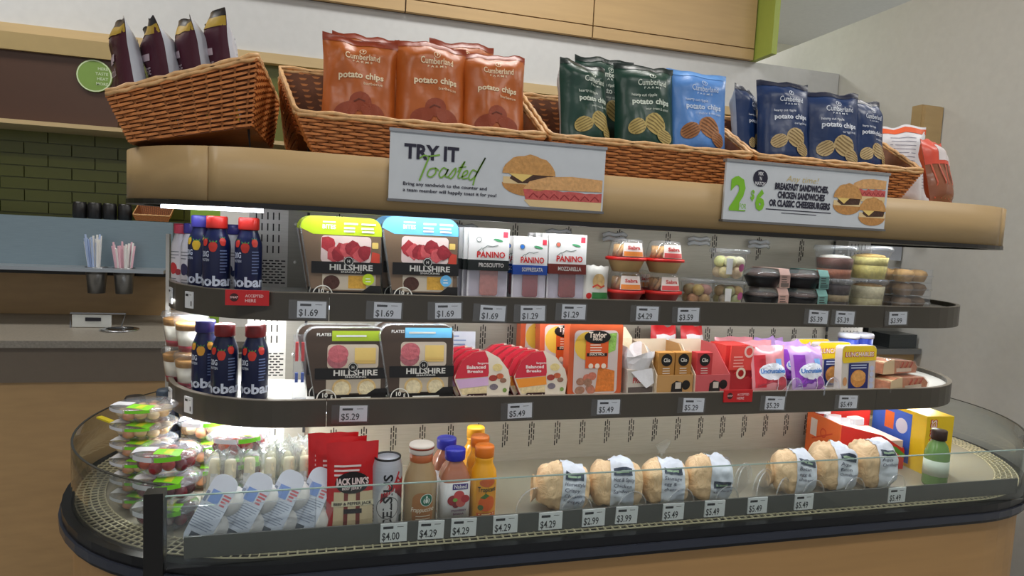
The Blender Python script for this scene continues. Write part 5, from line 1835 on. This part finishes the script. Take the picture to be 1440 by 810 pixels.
# ---- string cheese
def cheese(label, loc, rz, rx, ry, green):
    t = thing('cheese_stick', label, 'cheese stick', loc, rz, 'wrapped cheese sticks standing behind the egg packs', rx, ry)
    MB().lathe([(.009, .0), (.0095, .004), (.0095, .095), (.008, .10)], 12).build('cheese', mat(232, 222, 190, 0.5), t, True)
    q = random.Random(int(loc[0] * 9999))

    def f(a_, v):
        w = .015 + .006 * abs(2 * v - 1) ** 3
        y = .0108 * math.sqrt(max(0, 1 - abs(2 * v - 1) ** 4))
        an = 2 * PI * a_
        k = noise.noise((a_ * 9, v * 9, q.random() * .01 + loc[0] * 40)) * (.004 + .010 * abs(2 * v - 1) ** 2)
        return ((w + k) * cos(an), (y + .0008 + k) * sin(an), -.006 + v * .122 + k * 1.5 * v)
    MB().grid(f, 20, 18, True).build('wrapper', clear(.1, .6, (250, 252, 250), 1.0), t, True)
    S = plane((0, -.0125, 0))
    c_ = (30, 120, 96) if green else (196, 204, 214)
    MB().rect(S, -.007, .010, .007, .055, 0).build('label', mat(*c_, 0.4), t)
    MB().rect(S, -.006, .060, .006, .078, 0).build('label_top', mat(222, 224, 222, 0.4), t)
    return t


q = random.Random(12)
a = cheese('thin cheese stick in crinkled clear wrapper behind the egg packs', (.082, .070, ZK + .006), .2, -.15, .12, True)
a.scale = (1.15, 1.15, 1.2)
for k in range(11):
    x = .119 + (k % 5) * .037 if k < 5 else (.190 + (k - 5) * .036 if k < 8 else .205 + (k - 8) * .036)
    y = .068 if k < 5 else (.102 if k < 8 else .136)
    d_ = dup(a, (x, y, ZK + .006), q.uniform(-.3, .3), rx=-.08 + q.uniform(-.05, .05), ry=q.uniform(-.08, .08))


# ---- egg packs
def egg_pack(label, loc, rx, ry, rz):
    t = thing('egg_pack', label, 'egg pack', loc, rz, 'white two-egg packs', rx, ry)
    w, h = .050, .135
    MB().prism(rrect(w, h, .020, 0, h / 2, 6), XZ, -.001, .001).build('lid_card', mat(214, 222, 236, 0.4), t)
    for zz in (.040, .094):
        MB().sphere((.020, .0195, zz), .025, .020, .029, 14, 10).build('egg', mat(236, 234, 228, 0.4), t, True)
    MB().prism(rrect(w * 1.25, h * .96, .021, .014, h / 2, 6), XZ, .001, .041).build('clear_shell', clear(.07, .8), t)
    S = plane((0, -.0011, 0))
    b = MB()
    b.lines(S, -.024, .024, .070, 9, .0046, .0014, .0005, 6)
    b.rect(S, -.024, .078, -.018, .098, .0005)
    b.rect(S, -.018, .0735, .025, .0745, .0005)
    b.build('print', mat(140, 150, 172, 0.6), t)
    MB().rect(S, -.015, .080, .006, .104, .0005).build('blue_print', mat(130, 160, 220, 0.5), t)
    MB().lines(S, .009, .024, .102, 4, .006, .0035, .0005, 2).build('red_print', mat(206, 110, 120, 0.5), t)
    b = MB()
    b.rect(S, -.014, .014, .006, .024, .0005)
    b.rect(S, -.016, .007, .006, .0095, .0005)
    b.build('barcode', mat(70, 78, 90, 0.6), t)
    return t


a = egg_pack('white boxed egg pair leaning at the post end of the glass', (.072, -.028, ZK + .002), -.42, .34, -.38)
for k, l in enumerate(('second from the glass post', 'third from the glass post', 'next to the red jerky bags')):
    dup(a, (.1335 + .0605 * k, -.026 + .002 * k, ZK + .002), label='white boxed egg pair leaning, %s' % l, ry=.35 - .04 * k)
tr = thing('clear_bin', 'low clear plastic bin in front of the egg packs', 'bin', (.175, -.05, ZK))
MB().box(-.140, .115, -.0012, .0012, 0, .088).build('front_wall', clear(.04, .93), tr)
MB().tube([(-.140, 0, .088), (.115, 0, .088)], .0015, 6).build('front_edge', clear(.1, .6), tr)
MB().box(-.141, -.139, 0, .05, 0, .088).build('side_wall', clear(.04, .93), tr)
MB().box(.113, .115, 0, .03, 0, .088).build('side_wall', clear(.04, .93), tr)
MB().box(.04, .10, -.003, -.001, .002, .008).build('label_clip', clear(.1, .5), tr)


# ---- jerky bags
def jerky(label, loc, rz):
    t = thing('jerky_bag', label, 'jerky bag', loc, rz, None, -.06)
    w, h, T = .100, .178, .010
    S, B = bag_geo(w, h, T, 141, tw=.25)
    MB().grid(lambda a_, b_: S((a_ * 2 - 1) * w / 2, b_ * h, 0), 14, 18).build('front', mat(198, 24, 30, 0.3, kind='foil'), t, True)
    MB().grid(lambda a_, b_: B((1 - a_ * 2) * w / 2, b_ * h, 0), 14, 18).build('back', mat(206, 30, 34, 0.3, kind='foil'), t, True)
    MB().rect(S, -w * .36, h * .04, w * .42, h * .46, .0014, 8).build('picture', mat(214, 196, 160, 0.4), t)
    b = MB()
    for u in (-.012, .012):
        b.rect(S, u - .004, h * .05, u + .004, h * .46, .0020, 5)
    b.build('stick_picture', mat(120, 48, 40, 0.5), t)
    MB().ell(S, .0, h * .56, .034, .022, .0024).build('black_logo', mat(26, 20, 20, 0.4), t)
    b = MB()
    b.text(S, "JACK LINK'S", 0, h * .545, .012, 'C', .04, fit=.066, d=.0034)
    b.text(S, 'BEEF JERKY', 0, h * .485, .005, 'C', .02, fit=.040, d=.0034)
    b.lines(S, -.036, .036, h * .76, 3, .009, .004, .0020, 4)
    b.build('lettering', mat(236, 214, 214, 0.5), t)
    MB().rect(S, -.040, h * .30, .044, h * .36, .0026, 6).build('cream_strip', mat(222, 212, 180, 0.5), t)
    b = MB().text(S, 'BEEF & PEPPER JACK', .002, h * .315, .0055, 'C', .02, fit=.076, d=.0034)
    b.rect(S, -.016, h * .22, .02, h * .27, .0026, 4)
    b.build('dark_lettering', mat(40, 36, 40, 0.5), t)
    return t


a = jerky('red jerky bag in front, next to the energy drink can', (.356, -.010, ZK + .001), .02)
dup(a, (.334, .022, ZK + .001), label='red jerky bag in the middle of its row')
dup(a, (.318, .052, ZK + .001), label='red jerky bag at the back of its row', rz=-.03)

# ---- energy drink can
t = thing('energy_drink_can', 'tall silver and red energy drink can with black top', 'can', (.424, .002, ZK + .001), -.1)
rC, hC = .0305, .146
pc = [(.024, 0), (.0285, .004), (rC, .012), (rC, hC - .018), (.0265, hC - .004), (.0262, hC - .003)]
MB().lathe(pc, 32).build('body', mat(186, 190, 200, 0.3, 0.25, 'steel'), t, True)
MB().lathe([(.0264, hC - .005), (.0268, hC), (.0245, hC), (.024, hC - .003), (0, hC - .004)], 32).build('rim', mat(14, 13, 14, 0.5), t, True)
S = cyl(prof_fn(pc), 0, rC)
MB().shape(S, [(.040, .104), (.040, .060), (.018, .082), (-.002, .070), (-.012, .058), (-.010, .078), (.004, .098), (.026, .122)], .0005).build('red_swirl', mat(176, 34, 44, 0.35), t, True)
MB().ell(S, .004, .050, .022, .048, .0004, 20).build('silver_patch', mat(204, 204, 206, 0.35), t, True)
b = MB().text(S, 'CELSIUS', .012, .006, .017, 'L', .02, d=.0009, rot=True, fit=.112)
b.ring(S, .004, .050, .023, .0012, .0007)
b.text(S, 'LIVE FIT', -.026, .006, .005, 'L', .0, d=.0007, rot=True, fit=.05)
b.build('lettering', mat(20, 20, 26, 0.4), t)
MB().rect(S, .030, .010, .046, .030, .0006, 5).build('dark_patch', mat(60, 70, 60, 0.5), t)


# ---- glass coffee bottle
t = thing('coffee_bottle', 'glass bottle of tan coffee drink with white cap and brown label', 'bottle', (.492, .004, ZK + .001), -.05)
pf = [(.030, 0), (.034, .006), (.034, .088), (.032, .104), (.024, .128), (.0225, .140), (.0225, .150)]
MB().lathe(pf, 30).build('glass_body', mat(176, 150, 112, 0.12, spec=.7), t, True)
MB().lathe([(.0228, .131), (.0236, .135), (.0236, .152), (.0225, .152)], 28).build('neck_band', mat(170, 92, 50, 0.4), t, True)
MB().lathe([(.0242, .150), (.0255, .152), (.0255, .165), (.024, .168), (0, .168)], 28).build('cap', mat(222, 214, 204, 0.3), t, True)
MB().lathe([(.0258, .160), (.0258, .164)], 28).build('cap_stripe', mat(140, 60, 40, 0.4), t, True)
S = cyl(prof_fn(pf), 0, .034)
MB().shape(S, rrect(.044, .066, .016, .004, .044), .0005).build('label', mat(168, 112, 62, 0.4), t, True)
MB().ell(S, .011, .062, .0125, d=.0010, n=24).build('green_roundel', mat(24, 104, 78, 0.4), t)
b = MB()
b.ring(S, .011, .062, .0128, .0012, .0013)
b.ell(S, .011, .060, .0028, .0045, .0013)
b.ell(S, .011, .067, .0022, d=.0013)
b.shape(S, [(.0088, .069), (.011, .0715), (.0132, .069)], .0014)
for s in (-1, 1):
    b.stroke(S, [(.011 + s * .0035, .055), (.011 + s * .006, .059), (.011 + s * .0055, .064)], .0014, .0013)
    b.stroke(S, [(.011 + s * .0035, .066), (.011 + s * .0045, .061), (.011 + s * .004, .058)], .0009, .0013)
b.build('roundel_figure', mat(222, 232, 226, 0.4), t)
b = MB().text(S, 'Frappuccino', .004, .038, .009, 'C', .015, .15, fit=.048, d=.0010)
b.lines(S, -.010, .02, .030, 2, .006, .0016, .0009, 2)
b.build('lettering', mat(238, 226, 206, 0.4), t)


# ---- smoothie bottles
def smoothie(label, loc, rz=0.0):
    t = thing('smoothie_bottle', label, 'bottle', loc, rz)
    pn = [(.027, 0), (.0305, .005), (.0305, .086), (.0295, .100), (.022, .118), (.0155, .128), (.0155, .136)]
    MB().lathe(pn, 32, sq=4.5).build('body', mat(176, 116, 92, 0.15, spec=.7), t, True)
    MB().lathe([(.0205, .132), (.0215, .134), (.0215, .152), (.020, .154), (0, .154)], 26).build('cap', mat(40, 48, 170, 0.35), t, True)
    pl = [(.0309, .006), (.0309, .092)]
    MB().lathe(pl, 32, sq=4.5).build('label', mat(216, 216, 220, 0.4), t, True)
    S = plane((0, -.0312, 0))
    MB().rect(S, -.010, .078, .022, .090, .0005).build('name_plate', mat(70, 50, 130, 0.4), t)
    MB().text(S, 'Naked', .006, .0805, .0075, 'C', .02, fit=.026, d=.0010).build('name', mat(236, 232, 240, 0.4), t)
    for u, v, r_, c_ in ((-.008, .056, .012, (150, 30, 40)), (.004, .066, .011, (206, 70, 70)), (.008, .050, .010, (196, 90, 80)), (.017, .058, .009, (176, 40, 50)), (-.002, .046, .007, (120, 30, 36))):
        MB().ell(S, u, v, r_, r_ * .9, .0005 + .0001 * u * 100).build('fruit_picture', mat(*c_, 0.45), t)
    MB().ell(S, -.004, .057, .005, .004, .0014).build('lime_picture', mat(120, 170, 70, 0.5), t)
    b = MB().text(S, 'STRAWBERRY', .004, .032, .0042, 'C', .02, fit=.032, d=.0006)
    b.text(S, 'BANANA', .004, .025, .0042, 'C', .02, fit=.022, d=.0006)
    b.build('lettering', mat(110, 60, 100, 0.5), t)
    return t


a = smoothie('strawberry smoothie bottle with royal blue cap, in front', (.562, .006, ZK + .001), .06)
dup(a, (.556, .076, ZK + .001), label='strawberry smoothie bottle with royal blue cap, behind the front one')


# ---- orange juice bottles
def juice(label, loc, rz=0.0, cap=(226, 120, 30)):
    t = thing('juice_bottle', label, 'bottle', loc, rz)
    pj = [(.025, 0), (.028, .005), (.028, .092), (.026, .108), (.020, .120), (.0185, .126), (.020, .132), (.0185, .138)]
    MB().lathe(pj, 28).build('body', mat(240, 170, 34, 0.15, spec=.7), t, True)
    MB().lathe([(.0190, .136), (.0205, .138), (.0205, .156), (.019, .159), (0, .159)], 24).build('cap', mat(*cap, 0.35), t, True)
    S = cyl(prof_fn(pj), 0, .028)
    MB().shape(S, rrect(.046, .072, .006, .001, .046), .0005).build('label', mat(226, 150, 40, 0.4), t, True)
    MB().ell(S, .001, .088, .017, .009, .0009).build('logo_plate', mat(206, 96, 34, 0.4), t)
    MB().text(S, 'Tropicana', .001, .069, .010, 'C', .02, fit=.040, d=.0010).build('name', mat(40, 60, 40, 0.4), t)
    MB().ell(S, .001, .044, .018, .017, .0009).build('orange_picture', mat(222, 96, 26, 0.45), t)
    MB().shape(S, [(-.014, .056), (-.002, .066), (.006, .060), (-.004, .054)], .0012).build('leaf_picture', mat(70, 110, 40, 0.45), t)
    MB().ell(S, -.012, .036, .006, d=.0013).build('green_mark', mat(90, 110, 60, 0.45), t)
    MB().rect(S, -.020, .012, .022, .024, .0009, 5).build('label_foot', mat(206, 92, 40, 0.45), t)
    MB().lines(S, -.016, .018, .022, 2, .005, .002, .0012, 2).build('print', mat(246, 214, 160, 0.45), t)
    return t


a = juice('orange juice bottle with orange cap, front of its row', (.624, .004, ZK + .001), .08)
dup(a, (.628, .066, ZK + .001), label='orange juice bottle with orange cap, middle of its row')
juice('orange juice bottle with yellow cap, back of its row', (.632, .130, ZK + .001), .08, (240, 176, 30))


# ---- wrapped sandwiches
KR = mat(236, 204, 160, 0.6, kind='crumple')


def sandwich(label, loc, lines, rz=0.05, w=.126, hh=.098, dd=.094, seed=1, stamp='top', tilt=0.0, bx=.018):
    t = thing('wrapped_sandwich', label, 'sandwich', loc, rz, None, 0, tilt)
    hw, H, D = w / 2, hh / 2, dd / 2

    def f(x, an, k=1.0, crink=1.0):
        e = max(0.0, 1 - abs(x / hw) ** 3.2) ** .42
        # superellipse section
        c_, s_ = cos(an), sin(an)
        r_ = (abs(c_) ** 3 + abs(s_) ** 3) ** (-1 / 3)
        nz = noise.noise((x * 40 + seed * 3, c_ * 1.8, s_ * 1.8 + seed)) * .16 + abs(noise.noise((x * 75, c_ * 3 + seed, s_ * 3))) * .16 - .04
        kk = k * (1 + nz * crink)
        e2 = .30 + .70 * e if abs(x) < hw * .999 else .25
        return Vector((x, -D * r_ * c_ * e2 * kk, H + H * r_ * s_ * e2 * kk * (.92 if s_ < 0 else 1)))
    m = MB()
    m.grid(lambda a_, v: f(-hw + 2 * hw * v, 2 * PI * a_), 48, 32, True)
    n_ = 30
    m.add([f(-hw * 1.0, 2 * PI * i / n_) for i in range(n_)], [tuple(range(n_))])
    m.add([f(hw * 1.0, 2 * PI * i / n_) for i in range(n_)], [tuple(range(n_ - 1, -1, -1))])
    body = m.build('paper_wrap', KR, t, True)
    # twisted end of the paper
    tw = MB()
    n2 = 14
    tw.grid(lambda a_, v: (-hw + .006 - v * .014, (.016 + .010 * v + .006 * sin(5 * 2 * PI * a_) * v) * cos(2 * PI * a_), H * .85 + (.016 + .012 * v + .006 * cos(7 * a_ * 2 * PI) * v) * sin(2 * PI * a_)), n2, 3, True)
    tw.build('paper_twist', KR, t, True)
    bw = .052
    m = MB()
    m.grid(lambda a_, v: f(bx - bw / 2 + bw * v, R(-150) + R(300) * a_, 1.045, 1.0), 64, 10)
    m.build('paper_band', mat(214, 222, 234, 0.55), t, True)

    def S(a_, b_, d):
        # b_: height along the front of the band from the middle, a_: across
        an = b_ / (H * 1.15)
        p = f(bx + a_, an, 1.045, 1.0)
        dr = Vector((0, p.y, p.z - H)).normalized()
        return p + dr * d
    if stamp == 'top':
        s0 = .036
    else:
        s0 = -.006
    MB().rect(S, -.020, s0, .020, s0 + .017, .0022, 6).build('stamp', mat(52, 64, 84, 0.5), t)
    MB().rect(S, -.015, s0 + .005, .012, s0 + .010, .0030, 4).build('stamp_print', mat(150, 180, 150, 0.5), t)
    b = MB()
    for i, s in enumerate(lines):
        b.text(S, s, -.021, s0 - .013 - .013 * i, .0078, 'L', .004, .15, d=.0026, fit=min(.045, .0056 * len(s)))
    b.build('handwriting', mat(58, 64, 90, 0.6), t)
    return t


sandwich('kraft-wrapped sandwich with handwritten homestyle chicken band', (.806, .025, ZK + .001), ('Homestyle', 'Crispy', 'Chicken', 'sandwich'), -.2, .118, .100, seed=1, tilt=.06)
sandwich('kraft-wrapped sandwich with handwritten hot and spicy chicken band', (.938, .025, ZK + .001), ('Hot & Spicy', 'Chicken', 'Sandwich'), -.28, .118, .102, seed=5, bx=.008)
sandwich('kraft-wrapped sandwich with handwritten sausage, egg and cheese band', (1.060, .025, ZK + .001), ('Sausage', 'egg &', 'cheese'), -.32, .104, .096, seed=9, bx=.012)
sandwich('kraft-wrapped sandwich with a dark stamp low on its band and a raised paper end', (1.175, .025, ZK + .001), ('sandwich',), -.34, .106, .102, seed=13, stamp='low', bx=.022)
sandwich('kraft-wrapped sandwich with handwritten bacon and egg band', (1.412, .025, ZK + .001), ('Bacon', 'egg &', 'cheese'), -.38, .098, .104, seed=17, bx=.020)
sandwich('kraft-wrapped sandwich with handwritten bacon burger band', (1.532, .030, ZK + .001), ('Angus', 'Bacon', 'Cheeseburger'), -.34, .108, .112, seed=21, bx=.020)
sandwich('kraft-wrapped sandwich with handwritten cheeseburger band, tilted next to the red carton', (1.664, .035, ZK + .001), ('Angus', 'Cheeseburger'), -.30, .108, .118, seed=25, bx=.022, tilt=-.08)

# ---- clear half-round dividers on the deck
DV = ((.742, .010, 'left of the homestyle chicken sandwich', .046), (.822, -.032, 'in front of the homestyle chicken sandwich', .042), (.952, -.032, 'in front of the hot chicken sandwich', .042),
      (1.072, -.032, 'in front of the sausage sandwich', .042), (1.190, -.032, 'in front of the low-stamped sandwich', .040), (1.425, -.034, 'in front of the bacon and egg sandwich', .042),
      (1.545, -.034, 'in front of the bacon burger', .042), (1.672, -.032, 'in front of the tilted cheeseburger', .042))
for x, y, l, r_ in DV:
    t = thing('deck_divider', 'clear half-round plastic divider %s' % l, 'divider', (x, y, ZK), .25)
    MB().prism([(r_ * cos(PI * i / 16), .012 + r_ * sin(PI * i / 16)) for i in range(17)] + [(-r_, 0), (r_, 0)], XZ, -.0007, .0007).build('disc', clear(.05, .95), t)
    MB().tube([(r_ * cos(PI * i / 20), 0, .012 + r_ * sin(PI * i / 20)) for i in range(21)], .0015, 6).build('rim', clear(.1, .45), t)
for k in range(7):
    x, y = 1.268 + .026 * (k % 4) + (.016 if k > 3 else 0), (.10, .055, .012, -.026)[k % 4] + (.0 if k < 4 else .022)
    r_ = .044
    t = thing('deck_divider', 'clear half-round plastic divider in the empty slot between the sandwiches', 'divider', (x, y, ZK), .7 - .05 * k, 'dividers in the empty sandwich slot')
    MB().prism([(r_ * cos(PI * i / 16), .016 + r_ * sin(PI * i / 16)) for i in range(17)] + [(-r_, 0), (r_, 0)], XZ, -.0007, .0007).build('disc', clear(.05, .95), t)
    MB().tube([(r_ * cos(PI * i / 20), 0, .016 + r_ * sin(PI * i / 20)) for i in range(21)], .0015, 6).build('rim', clear(.1, .45), t)
sc = MB().add([(0, 0, 0), (.030, .004, .045), (-.022, -.004, .040), (.008, -.010, .058), (-.006, .006, .030)], [(0, 1, 4), (0, 4, 2), (4, 1, 3), (4, 3, 2)]).build('film_scrap', clear(.1, .55, (245, 248, 244), .5))
sc.location = (1.205, .30, ZK)
tag(sc, 'scrap of clear plastic film standing against the cooler back panel', 'scrap')

# ---- cartons at the right end
t = thing('display_carton', 'open red and orange display carton filled with white packs', 'carton', (1.665, .150, ZK), -.12)
RC = mat(206, 44, 36, 0.45)
MB().add([(0, 0, 0), (.20, 0, 0), (.20, 0, .055), (.13, 0, .095), (0, 0, .125), (0, .003, 0), (.20, .003, 0), (.20, .003, .055), (.13, .003, .095), (0, .003, .125)],
         [(0, 1, 2, 3, 4), (9, 8, 7, 6, 5), (4, 3, 8, 9), (3, 2, 7, 8), (1, 6, 7, 2), (0, 5, 6, 1), (0, 4, 9, 5)]).build('front_panel', RC, t)
MB().box(-.003, 0, 0, .15, 0, .125).build('side_panel', mat(232, 110, 52, 0.45), t)
MB().box(.197, .2, .003, .15, 0, .06).build('side_panel', RC, t)
MB().box(0, .2, .147, .15, 0, .15).build('back_panel', RC, t)
S = plane((0, -.0002, 0))
MB().stroke(S, [(.12, .088), (.15, .064), (.17, .058), (.2, .036)], .012, .0008).build('green_stripe', mat(90, 150, 60, 0.5), t)
S2 = plane((-.0032, .15, 0), (0, -1, 0), (0, 0, 1), (-1, 0, 0))
b = MB().ring(S2, .08, .08, .014, .004, .0006)
b.stroke(S2, [(.03, .05), (.12, .09)], .004, .0006)
b.build('side_print', mat(214, 70, 40, 0.5), t)
MB().rect(S2, .02, .06, .05, .11, .0006).build('side_label', mat(222, 206, 196, 0.5), t)
q = random.Random(5)
for k in range(14):
    x, y, z = .02 + (k % 5) * .036, .030 + (k // 5) * .042, .085 + q.uniform(0, .02) - (k % 5) * .010 + .012 * (k // 5)
    o = MB().prism(rrect(.040, .036, .010), XY, 0, .018).build('white_pack', mat(228, 226, 230, 0.35), t)
    o.location = (x, y, z)
    o.rotation_euler = (q.uniform(-.2, .2), q.uniform(-.2, .2), q.uniform(-.6, .6))
MB().box(.003, .197, .005, .145, .002, .08).build('filler', mat(210, 190, 180, 0.6), t)
t = thing('lunch_carton', 'yellow lunch pack carton with blue side at the right deck end', 'carton', (1.885, .085, ZK), -.1)
MB().box(0, .085, 0, .2, 0, .162).build('carton_body', mat(236, 200, 36, 0.45), t)
S2 = plane((-.0002, .2, 0), (0, -1, 0), (0, 0, 1), (-1, 0, 0))
MB().rect(S2, .0, .010, .150, .152, .0006).build('blue_side', mat(60, 110, 214, 0.45), t)
MB().rect(S2, .050, .090, .085, .140, .0010).build('orange_panel', mat(232, 120, 60, 0.45), t)
MB().ell(S2, .115, .110, .022, d=.0010).build('white_roundel', mat(214, 220, 236, 0.45), t)
MB().lines(S2, .02, .14, .07, 5, .012, .005, .0010, 3).build('side_print', mat(196, 206, 232, 0.5), t)
S = plane((0, -.0002, 0))
MB().text(S, 'LUNCHABLES', .032, .008, .019, 'L', .05, d=.0006, rot=True, fit=.146).build('name_shadow', mat(200, 44, 40, 0.5), t)
MB().text(S, 'LUNCHABLES', .0305, .010, .016, 'L', .02, d=.0010, rot=True, fit=.142).build('name', mat(248, 230, 220, 0.5), t)
t = thing('green_bottle', 'green and white bottle with dark cap at the right deck end', 'bottle', (1.845, .012, ZK + .001))
pg = [(.026, 0), (.029, .005), (.029, .085), (.022, .108), (.015, .118), (.015, .126)]
MB().lathe(pg, 24).build('body', mat(110, 150, 84, 0.2), t, True)
MB().lathe([(.0295, .03), (.0295, .07)], 24).build('label', mat(206, 220, 206, 0.4), t, True)
MB().lathe([(.017, .122), (.0185, .124), (.0185, .146), (.017, .148), (0, .148)], 22).build('cap', mat(52, 34, 26, 0.4), t, True)


# ================================================================ printed details belong to the part they are printed on
HOSTS = ('label', 'card', 'panel', 'lid_card', 'paper_band', 'film', 'front', 'body', 'glass_body', 'carton_body', 'tray', 'front_lip', 'dome', 'sleeve')
EXTRA = {'emblem', 'stamp', 'stamp_print', 'roundel', 'dot', 'leaf', 'corner_mark', 'foot_print', 'blue_print', 'green_mark', 'name_plate', 'logo_plate', 'label_foot', 'black_roundel',
         'bar_filling', 'gold_band', 'gold_base', 'oval_logo', 'black_bar', 'orange_label', 'small_plate', 'red_swirl', 'silver_patch', 'dark_patch', 'green_roundel', 'blue_label', 'yellow_top',
         'red_label', 'name_label', 'dark_foot', 'blue_mark', 'logo_cloud', 'picture_ring', 'colour_side', 'colour_foot', 'sticker', 'white_roundel', 'orange_panel', 'blue_side', 'cream_strip',
         'black_logo', 'picture', 'white_panel', 'sleeve_print', 'side_label', 'base_band'}
byp = {}
for o in col.objects:
    if o.parent:
        byp.setdefault(o.parent, []).append(o)
for root, parts in byp.items():
    if root.type != 'EMPTY':
        continue
    names = {}
    for p in parts:
        names.setdefault(p.name.split('.')[0], p)
    host = next((names[h] for h in HOSTS if h in names), None)
    if not host or host in byp:
        continue
    for p in parts:
        n = p.name.split('.')[0]
        if p is not host and p not in byp and (n in SMALL or n in EXTRA or n.endswith('_picture') or n.startswith('printed_')):
            p.parent = host
